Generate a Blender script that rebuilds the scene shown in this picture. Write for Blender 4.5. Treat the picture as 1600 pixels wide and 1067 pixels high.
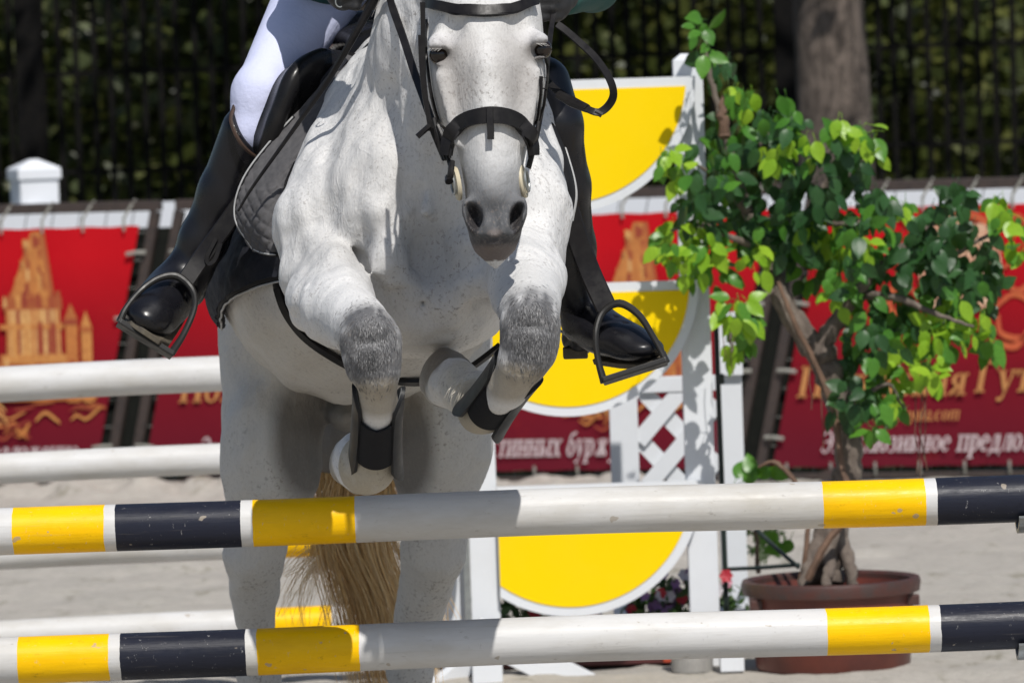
import bpy, bmesh, math, random
import numpy as np
from mathutils import Vector, Matrix
from mathutils.bvhtree import BVHTree
for o in list(bpy.data.objects): bpy.data.objects.remove(o)
SC = bpy.context.scene
COL = SC.collection
rnd = random.Random(7)
nrs = np.random.RandomState(11)

# ---------------------------------------------------------------- camera
F = 8600.0                      # focal length in pixels of the 1600 px wide photograph
CAMZ = 1.7
PITCH = math.radians(2.72); ROLL = math.radians(1.9)
fw = Vector((0, math.cos(PITCH), -math.sin(PITCH)))
r0 = Vector((1, 0, 0)); u0 = r0.cross(fw)
RT = r0*math.cos(ROLL) - u0*math.sin(ROLL)
UP = r0*math.sin(ROLL) + u0*math.cos(ROLL)
CP = Vector((0, 0, CAMZ))
cd = bpy.data.cameras.new('camera'); cam = bpy.data.objects.new('camera', cd); COL.objects.link(cam)
cam.matrix_world = Matrix(((RT.x, UP.x, -fw.x, 0), (RT.y, UP.y, -fw.y, 0), (RT.z, UP.z, -fw.z, CAMZ), (0, 0, 0, 1)))
cd.sensor_width = 36.0; cd.lens = F/1600*36.0
cd.clip_start = 0.5; cd.clip_end = 500
cd.dof.use_dof = True; cd.dof.focus_distance = 10.9; cd.dof.aperture_fstop = 8.8
SC.camera = cam

# ---------------------------------------------------------------- light
SUN_AZ = math.radians(16)       # sun stands behind the camera, this far to its right
SUN_EL = math.radians(52)
to_sun = Vector((math.sin(SUN_AZ)*math.cos(SUN_EL), -math.cos(SUN_AZ)*math.cos(SUN_EL), math.sin(SUN_EL)))
sd = bpy.data.lights.new('sun', 'SUN'); sun = bpy.data.objects.new('sun', sd); COL.objects.link(sun)
sd.energy = 4.3; sd.angle = math.radians(0.53); sd.color = (1.0, 0.965, 0.91)
sun.rotation_euler = (-to_sun).to_track_quat('-Z', 'Y').to_euler()
world = bpy.data.worlds.new('World'); SC.world = world; world.use_nodes = True
wn = world.node_tree
sky = wn.nodes.new('ShaderNodeTexSky'); sky.sky_type = 'NISHITA'; sky.sun_disc = False
sky.sun_elevation = SUN_EL; sky.sun_rotation = math.pi - SUN_AZ
bg = wn.nodes['Background']; bg.inputs['Strength'].default_value = 0.08
wn.links.new(sky.outputs[0], bg.inputs['Color'])
SC.view_settings.view_transform = 'Standard'; SC.view_settings.look = 'None'
SC.view_settings.exposure = 0.0; SC.view_settings.gamma = 1.0
try: SC.view_settings.use_curve_mapping = False
except Exception: pass
SC.cycles.max_bounces = 8

# ---------------------------------------------------------------- helpers
def W(px, py, d):
    """point at distance d (world Y) that the photograph shows at pixel (px, py)"""
    v = fw + RT*((px-800)/F) - UP*((py-533.5)/F)
    return CP + v*(d/v.y)
def pm(px, d): return px*d/F    # pixels -> metres at distance d
def ground_d(px, py):
    v = fw + RT*((px-800)/F) - UP*((py-533.5)/F)
    return -CAMZ/v.z*v.y

def tag(o, label=None, cat=None, group=None, kind=None):
    if label: o['label'] = label
    if cat: o['category'] = cat
    if group: o['group'] = group
    if kind: o['kind'] = kind
    return o
def thing(name, label, cat, loc=(0, 0, 0), group=None):
    o = bpy.data.objects.new(name, None); COL.objects.link(o); o.location = loc
    o.empty_display_size = 0.1
    return tag(o, label, cat, group)
def link(name, me, parent=None, mat=None):
    o = bpy.data.objects.new(name, me); COL.objects.link(o)
    if mat is not None and not me.materials: me.materials.append(mat)
    if parent is not None:
        o.parent = parent
        if parent.parent is None: o.matrix_parent_inverse = Matrix.Translation(-Vector(parent.location))
    return o
class MB:
    """collects vertices and faces for one mesh"""
    def __init__(s): s.v = []; s.f = []; s.m = []; s.cur = 0
    def add(s, vs, fs):
        b = len(s.v); s.v.extend([tuple(v) for v in vs])
        for f in fs: s.f.append([i+b for i in f]); s.m.append(s.cur)
    def box(s, c, size, ax=None):
        c = Vector(c); X, Y, Z = ax if ax else (Vector((1,0,0)), Vector((0,1,0)), Vector((0,0,1)))
        h = [k/2 for k in size]
        vs = [c + X*(h[0]*i) + Y*(h[1]*j) + Z*(h[2]*k) for k in (-1,1) for j in (-1,1) for i in (-1,1)]
        s.add(vs, [(0,2,3,1),(4,5,7,6),(0,1,5,4),(2,6,7,3),(0,4,6,2),(1,3,7,5)])
    def bar(s, a, b, w, t, up=(0,0,1)):
        a = Vector(a); b = Vector(b); X = (b-a); L = X.length; X.normalize()
        Y = Vector(up).cross(X)
        if Y.length < 1e-4: Y = Vector((0,1,0)).cross(X)
        Y.normalize(); Z = X.cross(Y)
        s.box((a+b)/2, (L, t, w), (X, Y, Z))
    def tube(s, pts, rad, n=8, cap=True, flat=None):
        pts = [Vector(p) for p in pts]; k = len(pts)
        if not isinstance(rad, (list, tuple)): rad = [rad]*k
        T = [(pts[min(i+1,k-1)]-pts[max(i-1,0)]).normalized() for i in range(k)]
        N = Vector((0,0,1)) if abs(T[0].z) < .9 else Vector((1,0,0))
        if flat is not None: N = Vector(flat)
        vs = []
        for i in range(k):
            N = (N - T[i]*N.dot(T[i])).normalized(); B = T[i].cross(N)
            for j in range(n):
                a = 2*math.pi*j/n
                vs.append(pts[i] + N*(rad[i]*math.cos(a)) + B*(rad[i]*math.sin(a)))
        fs = [(i*n+j, i*n+(j+1)%n, (i+1)*n+(j+1)%n, (i+1)*n+j) for i in range(k-1) for j in range(n)]
        if cap: fs += [tuple(range(n-1,-1,-1)), tuple(range((k-1)*n, k*n))]
        s.add(vs, fs)
    def lathe(s, prof, c, n=32, axis='z'):
        c = Vector(c); k = len(prof); vs = []
        for r, z in prof:
            for j in range(n):
                a = 2*math.pi*j/n; vs.append(c + Vector((r*math.cos(a), r*math.sin(a), z)))
        s.add(vs, [(i*n+j, i*n+(j+1)%n, (i+1)*n+(j+1)%n, (i+1)*n+j) for i in range(k-1) for j in range(n)])
    def prism(s, poly, thick, y0=None):
        """poly of 3-D points facing -Y, thickened by a +Y vector"""
        n = len(poly); t = Vector((0, thick, 0)); P = [Vector(p) for p in poly]
        s.add(P+[p+t for p in P], [tuple(range(n))]+[tuple(range(2*n-1, n-1, -1))]+[(i, i+n, (i+1)%n+n, (i+1)%n) for i in range(n)])
    def build(s, name, mat=None, parent=None, smooth=False, bevel=0, mats=None, ang=35):
        me = bpy.data.meshes.new(name); me.from_pydata(s.v, [], s.f)
        if mats:
            for m in mats: me.materials.append(m)
            me.polygons.foreach_set('material_index', s.m)
        bm = bmesh.new(); bm.from_mesh(me); bmesh.ops.recalc_face_normals(bm, faces=bm.faces)
        if bevel:
            bmesh.ops.bevel(bm, geom=[e for e in bm.edges if len(e.link_faces) == 2 and e.calc_face_angle(0) > .5], offset=bevel, segments=2, affect='EDGES', profile=.6)
        bm.to_mesh(me); bm.free()
        if smooth:
            me.polygons.foreach_set('use_smooth', [True]*len(me.polygons))
            try: me.set_sharp_from_angle(angle=math.radians(ang))
            except Exception: pass
        me.update()
        return link(name, me, parent, mat)
def spline(pts, n=8):
    """Catmull-Rom through 3-D points"""
    P = [Vector(p) for p in pts]; P = [P[0]*2-P[1]] + P + [P[-1]*2-P[-2]]; out = []
    for i in range(1, len(P)-2):
        for k in range(n):
            t = k/n; a, b, c, d = P[i-1:i+3]
            out.append(.5*((2*b) + (c-a)*t + (2*a-5*b+4*c-d)*t*t + (3*b-a-3*c+d)*t**3))
    out.append(P[-2]); return out
def lerp(a, b, t): return a + (b-a)*t

# ---------------------------------------------------------------- materials
class N:
    """small node-tree builder"""
    def __init__(s, name):
        s.m = bpy.data.materials.new(name); s.m.use_nodes = True; s.t = s.m.node_tree
        s.b = s.t.nodes['Principled BSDF']; s.tc = s.t.nodes.new('ShaderNodeTexCoord')
    def n(s, kind, **kw):
        x = s.t.nodes.new(kind)
        for k, v in kw.items():
            if k.startswith('_'): setattr(x, k[1:], v)
            else: x.inputs[k.replace('__', ' ')].default_value = v
        return x
    def l(s, a, b): s.t.links.new(a, b)
    def coords(s, scale=(1,1,1), src='Object'):
        mp = s.n('ShaderNodeMapping'); mp.inputs['Scale'].default_value = scale
        s.l(s.tc.outputs[src], mp.inputs['Vector']); return mp.outputs[0]
    def noise(s, vec, scale, detail=4, rough=.55, dist=0):
        x = s.n('ShaderNodeTexNoise', Scale=scale, Detail=detail, Roughness=rough, Distortion=dist)
        s.l(vec, x.inputs['Vector']); return x.outputs['Fac']
    def ramp(s, fac, stops, interp='LINEAR'):
        x = s.n('ShaderNodeValToRGB'); r = x.color_ramp; r.interpolation = interp
        while len(r.elements) < len(stops): r.elements.new(.5)
        for e, (p, c) in zip(r.elements, stops):
            e.position = p; e.color = (c, c, c, 1) if not hasattr(c, '__len__') else (*c[:3], 1)
        s.l(fac, x.inputs[0]); return x.outputs[0]
    def mix(s, fac, a, b, mode='MIX'):
        x = s.n('ShaderNodeMix', _data_type='RGBA', _blend_type=mode)
        for sock, v in ((x.inputs[0], fac), (x.inputs[6], a), (x.inputs[7], b)):
            if isinstance(v, bpy.types.NodeSocket): s.l(v, sock)
            elif hasattr(v, '__len__'): sock.default_value = (*v[:3], 1)
            else: sock.default_value = v
        return x.outputs[2]
    def math(s, op, a, b=0.0):
        x = s.n('ShaderNodeMath', _operation=op)
        for i, v in enumerate((a, b)):
            if isinstance(v, bpy.types.NodeSocket): s.l(v, x.inputs[i])
            else: x.inputs[i].default_value = v
        return x.outputs[0]
    def color(s, c): s.l(c, s.b.inputs['Base Color']) if isinstance(c, bpy.types.NodeSocket) else setattr(s.b.inputs['Base Color'], 'default_value', (*c[:3], 1))
    def rough(s, r): s.l(r, s.b.inputs['Roughness']) if isinstance(r, bpy.types.NodeSocket) else setattr(s.b.inputs['Roughness'], 'default_value', r)
    def bump(s, h, strength=.3, dist=.01):
        x = s.n('ShaderNodeBump', Strength=strength, Distance=dist); s.l(h, x.inputs['Height'])
        s.l(x.outputs[0], s.b.inputs['Normal'])
    def set(s, **kw):
        for k, v in kw.items(): s.b.inputs[k.replace('_', ' ')].default_value = v
def pmat(name, c1, c2=None, scale=20, rough=.5, bump=.15, dist=.004, stretch=(1,1,1), bscale=None, rv=.1, **kw):
    m = N(name); v = m.coords(stretch)
    if c2 is None: c2 = tuple(k*.82 for k in c1)
    f = m.noise(v, scale, 5, .6)
    m.color(m.mix(m.ramp(f, [(.35, 0.), (.68, 1.)]), c1, c2))
    m.rough(m.ramp(f, [(.3, max(0, rough-rv)), (.7, min(1, rough+rv))]))
    if bump: m.bump(m.noise(v, bscale or scale*3, 5, .6), bump, dist)
    for k, val in kw.items(): m.b.inputs[k.replace('__', ' ')].default_value = val
    return m.m
def paint_mat(name, col, dirt=(.25,.23,.2), amount=.5, rough=.4, spec=.3):
    m = N(name); m.set(Specular_IOR_Level=spec); v = m.coords()
    f1 = m.noise(v, 9, 6, .65); f2 = m.noise(m.coords((1, 1, .12)), 40, 4, .6)
    c = m.mix(m.ramp(f1, [(.5, 0.), (.8, amount)]), col, tuple(lerp(a, b, .35) for a, b in zip(col, dirt)))
    c = m.mix(m.ramp(f2, [(.62, 0.), (.8, amount*.7)]), c, tuple(lerp(a, b, .6) for a, b in zip(col, dirt)))
    m.color(c); m.rough(m.ramp(f1, [(.3, rough-.08), (.7, rough+.15)]))
    m.bump(m.noise(m.coords((1,1,.2)), 120, 3, .6), .08, .002)
    return m.m
# ================================================================ the ground
def vnoise(x, y, seed=0):
    """cheap value noise for numpy arrays"""
    def h(i, j): 
        n = np.sin(i*127.1 + j*311.7 + seed*17.3)*43758.5453; return n - np.floor(n)
    i = np.floor(x); j = np.floor(y); u = x-i; v = y-j; u = u*u*(3-2*u); v = v*v*(3-2*v)
    return (h(i,j)*(1-u)+h(i+1,j)*u)*(1-v) + (h(i,j+1)*(1-u)+h(i+1,j+1)*u)*v - .5
def ground_z(x, y):
    z = .022*vnoise(x*1.6, y*1.3, 1) + .022*vnoise(x*5, y*3.4, 2) + .012*vnoise(x*14, y*9, 3) + .006*vnoise(x*33, y*24, 4)
    hoof = np.clip(vnoise(x*3.1+7, y*2.3, 9)-.22, 0, 1); z = z - hoof*.1
    fd = 23.2 - .30*(x)          # line of the banner fence
    berm = np.exp(-((y-(fd-.55))/.28)**2)*(x < .6); z = z + berm*(.055+.075*vnoise(x*7, y*5, 5)+.04*vnoise(x*19, y*15, 6))
    return z
xs = np.concatenate([[-200,-60,-20,-8,-5], np.linspace(-3.4,3.4,260), [5,8,20,60,200]])
ys = np.concatenate([[-60,-10,4,8,10], np.linspace(11,26,460), [27,29,32,36,45,70,140,300]])
X, Y = np.meshgrid(xs, ys, indexing='ij'); Z = ground_z(X, Y)
fade = ((np.abs(X) < 4) & (Y > 9) & (Y < 26.5)); Z = np.where(fade, Z, 0)
me = bpy.data.meshes.new('ground'); nx, ny = X.shape
idx = np.arange(nx*ny).reshape(nx, ny)
q = np.stack([idx[:-1,:-1], idx[1:,:-1], idx[1:,1:], idx[:-1,1:]], -1).reshape(-1, 4)
me.from_pydata(np.stack([X, Y, Z], -1).reshape(-1, 3).tolist(), [], q.tolist())
me.polygons.foreach_set('use_smooth', [True]*len(me.polygons))
m = N('sand'); v = m.coords()
f1 = m.noise(v, 2.2, 6, .65); f2 = m.noise(v, 24, 5, .7); f3 = m.noise(m.coords((1, .55, 1)), 7, 4, .7)
c = m.mix(m.ramp(f1, [(.3, 0.), (.7, 1.)]), (.46, .425, .375), (.38, .355, .315))
c = m.mix(m.ramp(f2, [(.45, 0.), (.75, .6)]), c, (.27, .25, .215))
c = m.mix(m.ramp(f3, [(.57, 0.), (.68, .75)]), c, (.19, .175, .12))
c = m.mix(m.ramp(m.noise(v, 70, 3, .7), [(.55, 0.), (.72, .55)]), c, (.52, .49, .44))
sx = m.n('ShaderNodeSeparateXYZ'); m.l(v, sx.inputs[0])
m.color(m.mix(m.ramp(m.math('DIVIDE', m.math('ADD', sx.outputs[1], m.math('MULTIPLY', sx.outputs[0], .3)), 60.), [(23.30/60, 0.), (23.55/60, 1.)]), c, (.045, .05, .02)))  # grassy soil beyond the banner fence, darkened with the shade lying on it
m.rough(.95); m.bump(m.math('ADD', f2, m.noise(v, 90, 4, .7)), .55, .02)
tag(link('ground', me, None, m.m), kind='structure')

# ================================================================ banner fence of slanted steel frames
M_brown = pmat('brown_steel', (.052, .036, .03), (.03, .022, .02), 30, .55, .1)
M_backing = pmat('black_backing', (.008, .009, .008), (.014, .015, .013), 30, .9, .1, Specular__IOR__Level=.1)
M_wire = pmat('grey_wire', (.22, .22, .21), (.14, .14, .13), 60, .5, 0)
M_tie = pmat('grey_strap', (.30, .29, .26), (.2, .2, .17), 40, .7, .1)
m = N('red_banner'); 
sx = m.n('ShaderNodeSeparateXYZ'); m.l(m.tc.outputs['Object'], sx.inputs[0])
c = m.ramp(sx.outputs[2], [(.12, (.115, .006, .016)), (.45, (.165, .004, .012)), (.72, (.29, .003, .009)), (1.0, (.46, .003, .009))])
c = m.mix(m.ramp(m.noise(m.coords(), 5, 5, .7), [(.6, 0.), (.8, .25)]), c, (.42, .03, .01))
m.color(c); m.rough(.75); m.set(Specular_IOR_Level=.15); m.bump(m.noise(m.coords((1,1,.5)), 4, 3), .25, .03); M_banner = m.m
m = N('gold_print'); g = m.n('ShaderNodeNewGeometry'); f = m.noise(m.coords((1.4,1,1)), 40, 5, .7)
c = m.ramp(g.outputs['Random Per Island'], [(0, (.22, .015, .012)), (.25, (.28, .04, .016)), (.5, (.47, .16, .035)), (.8, (.58, .27, .07)), (1., (.64, .40, .16))])
m.color(m.mix(m.ramp(f, [(.4, 0.), (.65, .5)]), c, (.30, .08, .02))); m.rough(.6); M_gold = m.m
M_goldtxt = pmat('gold_letter_print', (.50, .235, .07), (.40, .16, .05), 30, .6, 0)
m = N('pale_print'); f = m.noise(m.coords(), 24, 6, .7)
m.color(m.ramp(f, [(.35, (.42, .12, .07)), (.5, (.58, .34, .22)), (.65, (.62, .44, .30))])); m.rough(.6); M_palep = m.m
M_orange = pmat('orange_swirl_print', (.50, .11, .03), (.42, .05, .02), 14, .6, 0)
M_whtxt = pmat('white_letter_print', (.60, .52, .53), (.48, .38, .39), 40, .6, 0)

# slanted serif letters as flat strokes: unit = x-height
def stem(x, y0, y1, w=.24): return [[(x-w/2, y0), (x+w/2, y0), (x+w/2, y1), (x-w/2, y1)]]
def ser(x, y, w=.5, h=.1): return [[(x-w/2, y-h/2 if y > .2 else y), (x+w/2, y-h/2 if y > .2 else y), (x+w/2, y+h if y <= .2 else y+h/2), (x-w/2, y+h if y <= .2 else y+h/2)]]
def seg(a, b, w=.1):
    dx, dy = b[0]-a[0], b[1]-a[1]; L = math.hypot(dx, dy) or 1; nx_, ny_ = -dy/L*w/2, dx/L*w/2
    return [[(a[0]-nx_, a[1]-ny_), (b[0]-nx_, b[1]-ny_), (b[0]+nx_, b[1]+ny_), (a[0]+nx_, a[1]+ny_)]]
def arc(cx, cy, rx, ry, a0, a1, w0=.1, w1=.24, n=14):
    """thick on the sides, thin at top and bottom"""
    out = []; P = []
    for i in range(n+1):
        a = math.radians(lerp(a0, a1, i/n)); w = lerp(w0, w1, abs(math.cos(a)))
        P.append(((cx+(rx+w/2)*math.cos(a), cy+(ry+w0/2)*math.sin(a)), (cx+(rx-w/2)*math.cos(a), cy+(ry-w0/2)*math.sin(a))))
    for (a, b), (c, d) in zip(P, P[1:]): out.append([a, c, d, b])
    return out
def st2(x, h=1.0, w=.24): return stem(x, 0, h, w)+ser(x, 0)+ser(x, h-.05 if h > .2 else h)
GL = {}
GL['с'] = (.82, arc(.42, .5, .3, .45, 50, 310))
GL['т'] = (.86, st2(.43)+seg((.05,.95),(.81,.95),.11)+seg((.09,.95),(.07,.72),.09)+seg((.77,.95),(.79,.72),.09))
GL['и'] = (1.1, st2(.25)+st2(.85)+seg((.3,.15),(.8,.85),.1))
GL['н'] = (1.1, st2(.25)+st2(.85)+seg((.25,.5),(.85,.5),.1))
GL['п'] = (1.1, st2(.25)+st2(.85)+seg((.25,.94),(.85,.94),.12))
GL['ы'] = (1.3, st2(.25)+arc(.4,.28,.22,.25,-90,90)+st2(1.05))
GL['х'] = (.95, seg((.2,.97),(.75,.03),.23)+seg((.75,.97),(.2,.03),.1)+ser(.2,.95,.36)+ser(.75,.95,.36)+ser(.2,0,.36)+ser(.75,0,.36))
GL['б'] = (.9, arc(.45,.45,.3,.42,0,360)+seg((.16,.6),(.3,1.25),.16)+seg((.28,1.25),(.75,1.38),.13))
GL['у'] = (.95, seg((.2,.97),(.5,.1),.22)+seg((.8,.97),(.4,-.3),.1)+seg((.4,-.32),(.15,-.32),.15)+ser(.2,.95,.4)+ser(.8,.95,.32))
GL['р'] = (1.0, stem(.25,-.4,1)+ser(.25,-.42)+ser(.2,.95,.3)+arc(.5,.5,.28,.45,-130,130))
GL['а'] = (.85, arc(.4,.27,.22,.24,90,330)+stem(.62,.05,.75,.22)+arc(.42,.72,.2,.23,10,160)+ser(.7,0,.3))
GL['ж'] = (1.4, st2(.7)+seg((.62,.5),(.22,.95),.12)+seg((.62,.5),(.2,.04),.18)+seg((.78,.5),(1.18,.95),.12)+seg((.78,.5),(1.2,.04),.18))
GL['э'] = (.82, arc(.38,.5,.3,.45,-130,130)+seg((.3,.52),(.66,.52),.1))
GL['к'] = (.98, st2(.25)+seg((.35,.5),(.75,.93),.12)+seg((.38,.52),(.82,.04),.22))
GL['л'] = (1.0, st2(.78)+seg((.4,.95),(.25,.05),.12)+seg((.38,.94),(.8,.94),.11)+seg((.25,.06),(.08,.1),.16))
GL['ю'] = (1.35, st2(.22)+seg((.25,.5),(.6,.5),.1)+arc(.9,.5,.28,.45,0,360))
GL['з'] = (.78, arc(.33,.74,.22,.22,-90,150)+arc(.33,.27,.27,.25,-150,90))
GL['в'] = (.92, st2(.24)+arc(.4,.74,.2,.21,-90,90)+arc(.42,.27,.25,.24,-90,90)+seg((.24,.96),(.42,.96),.09)+seg((.24,.03),(.42,.03),.09)+seg((.24,.52),(.42,.52),.09))
GL['о'] = (.95, arc(.47,.5,.31,.46,0,360))
GL['е'] = (.84, arc(.42,.5,.3,.45,10,320)+seg((.16,.55),(.7,.55),.09))
GL['д'] = (1.05, stem(.75,0,1)+seg((.4,.95),(.25,.06),.12)+seg((.36,.94),(.86,.94),.1)+seg((.05,.03),(1.0,.03),.12)+seg((.1,.03),(.08,-.25),.1)+seg((.95,.03),(.97,-.25),.1))
GL['я'] = (.95, st2(.7)+arc(.5,.7,.25,.24,90,270)+seg((.5,.46),(.7,.46),.09)+seg((.5,.94),(.7,.94),.09)+seg((.55,.46),(.15,.04),.16))
GL['П'] = (1.4, st2(.3,1.42,.27)+st2(1.08,1.42,.27)+seg((.2,1.36),(1.2,1.36),.13))
GL['Г'] = (1.1, st2(.3,1.42,.27)+seg((.2,1.36),(1.0,1.36),.13)+seg((1.0,1.4),(1.0,1.05),.1))
GL['Э'] = (1.15, arc(.45,.7,.45,.68,-140,140)+seg((.35,.72),(.88,.72),.12))
GL[' '] = (.55, []); GL['.'] = (.4, seg((.1,.08),(.28,.08),.18)); GL['-'] = (.5, seg((.05,.45),(.45,.45),.14))
GL['w'] = (1.2, seg((.1,.95),(.35,.05),.18)+seg((.35,.05),(.6,.9),.1)+seg((.6,.9),(.8,.05),.18)+seg((.8,.05),(1.1,.95),.1))
GL['p'] = GL['р']; GL['a'] = GL['а']; GL['c'] = GL['с']; GL['o'] = GL['о']
GL['g'] = (.9, arc(.42,.6,.27,.36,0,360)+arc(.42,-.12,.3,.22,0,360))
GL['u'] = (1.0, stem(.25,.2,1)+arc(.5,.25,.26,.22,180,360)+stem(.78,0,1))
GL['t'] = (.6, stem(.3,.1,1.3,.2)+seg((.05,.95),(.58,.95),.1)+seg((.3,.05),(.55,.08),.12))
GL['m'] = (1.5, stem(.22,0,1,.2)+stem(.72,0,1,.2)+stem(1.22,0,1,.2)+seg((.22,.93),(1.2,.93),.1))
def text_on(mb, txt, x0, z0, xh, y, shear=.22, squeeze=.92, wpx=None):
    x = 0
    tot = sum(GL[c][0] for c in txt)
    sq = squeeze if wpx is None else wpx/(tot*xh)
    for c in txt:
        adv, polys = GL[c]
        for P in polys:
            vs = [Vector((x0 + ((x+px_)*sq + shear*pz_)*xh, y, z0 + pz_*xh)) for px_, pz_ in P]
            mb.add(vs, [tuple(range(len(vs)))])
        x += adv
    return x0 + x*sq*xh

# fence runs along a line that comes a little nearer on the right
FANG = math.atan(-.30)
FX = Vector((math.cos(FANG), math.sin(FANG), 0)); FO = Vector((0, 23.2, 0)); FNV = Vector((-FX.y, FX.x, 0))
def fence_s(px, py):            # distance along the fence line and height for a pixel
    v = fw + RT*((px-800)/F) - UP*((py-533.5)/F)
    t = FNV.dot(FO-CP)/FNV.dot(v); p = CP+v*t
    return (p-FO).dot(FX), p.z
SHEAR = .225
s_mid1, z_ = fence_s(222, 560); s_mid2, _ = fence_s(1205, 560); PW = s_mid2-s_mid1; zmid = z_
_, ZT = fence_s(150, 322); _, ZBt = fence_s(830, 352); _, ZBb = fence_s(900, 738); _, Z1 = fence_s(1500, 326); _, Z2 = fence_s(1400, 733); ZB = .022
print('fence', PW, zmid, ZT, ZBt, ZBb, Z1, Z2)
def banner_panel(s0, label, first):
    """steel frame in the shape of a parallelogram, wire mesh, red banner tied into it; local x along fence, z up"""
    t = thing('banner_fence_panel', label, 'banner fence', FO+FX*s0, 'banner fence panels along the arena')
    t.rotation_euler = (0, 0, FANG)
    def part(mb, name, mat, par=t, **kw):
        o = mb.build(name, mat, None, **kw); o.parent = par; return o
    sh = lambda x, z: x + SHEAR*(z-zmid)
    W_ = PW-.07
    for zz, nm, hh in ((ZT-.005, 'top_rail', .045), (ZB-.006, 'bottom_rail', .026)):
        mb = MB(); mb.box(((sh(0,zz)+sh(W_,zz))/2+.0, 0, zz), (W_, .045, hh)); part(mb, nm, M_brown, bevel=.004)
    for x in (.02, W_-.02):
        mb = MB(); mb.bar((sh(x,ZB+.012), .001, ZB+.012), (sh(x,ZT-.03), .001, ZT-.03), .042, .04); part(mb, 'post', M_brown, bevel=.004)
    for x in (.25, W_-.25):
        mb = MB(); mb.box((x, 0, .03), (.06, .5, .04)); part(mb, 'foot', M_brown)
    mb = MB()
    k = int(W_/.12)
    for i in range(1, k): 
        x = W_*i/k; mb.tube([(sh(x,ZB), .012, ZB), (sh(x,ZT), .012, ZT)], .0025, 4, False)
    for i in range(1, 10):
        z = lerp(ZB, ZT, i/10); mb.tube([(sh(.02,z), .017, z), (sh(W_-.02,z), .017, z)], .0025, 4, False)
    tag(part(mb, 'wire_mesh', M_wire), kind='stuff')
    zt, zb = ZT-.090, ZB+.032
    bx0, bx1 = .075, W_-.075
    mb = MB(); nxg, nzg = 60, 20; vs = []
    for i in range(nxg+1):
        for j in range(nzg+1):
            x = lerp(bx0, bx1, i/nxg); z = lerp(zb, zt, j/nzg)
            e = .005*math.sin(x*9+z*3)+.0035*math.sin(x*23+1)*(j/nzg)
            vs.append((sh(x, z), -.03+e, z + (.0025*math.cos(x*2*math.pi/.2) if j in (0, nzg) else 0)))
    mb.add(vs, [(i*(nzg+1)+j, (i+1)*(nzg+1)+j, (i+1)*(nzg+1)+j+1, i*(nzg+1)+j+1) for i in range(nxg) for j in range(nzg)])
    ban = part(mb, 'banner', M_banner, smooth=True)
    mb = MB(); mb.add([(sh(-.035,zb), .034, zb), (sh(W_+.035,zb), .034, zb), (sh(W_+.035,zt-.01), .034, zt-.01), (sh(-.035,zt-.01), .034, zt-.01)], [(0,1,2,3)]); part(mb, 'backing_sheet', M_backing)  # black sheet added behind the banner to darken its open gaps
    for i in range(14):
        x = lerp(bx0+.06, bx1-.06, i/13)
        for z0, z1 in ((zt-.02, ZT), (zb+.02, ZB)):
            mb = MB(); mb.tube([(sh(x,z0)+.0, -.042, z0), (sh(x,z0), -.04, (z0+z1)/2), (sh(x,z1)+.01, -.03, z1), (sh(x,z1)+.012, .01, z1+(.02 if z1 > z0 else -.02))], .006, 5)
            part(mb, 'tie', M_tie)
    for i in range(4):
        z = lerp(zb+.12, zt-.12, i/3)
        for x0, x1 in ((bx0+.03, .02), (bx1-.03, W_-.02)):
            mb = MB(); mb.tube([(sh(x0,z), -.046, z), (sh((x0+x1)/2,z), -.044, z+.006), (sh(x1,z+.004), -.033, z+.006)], .009, 5)
            part(mb, 'tie', M_tie)
    return t, part
def loc_f(px, py):
    return fence_s(px, py)
panels = []
for i, lab in enumerate(('red banner panel at the left with a large golden tower print', 'red banner panel behind the horse and the yellow jump wing', 'red banner panel behind the potted tree with pale crest and swirls')):
    s0 = s_mid1 + .035 + (i-1)*PW
    panels.append((s0,)+banner_panel(s0, lab, i == 0))
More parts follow.
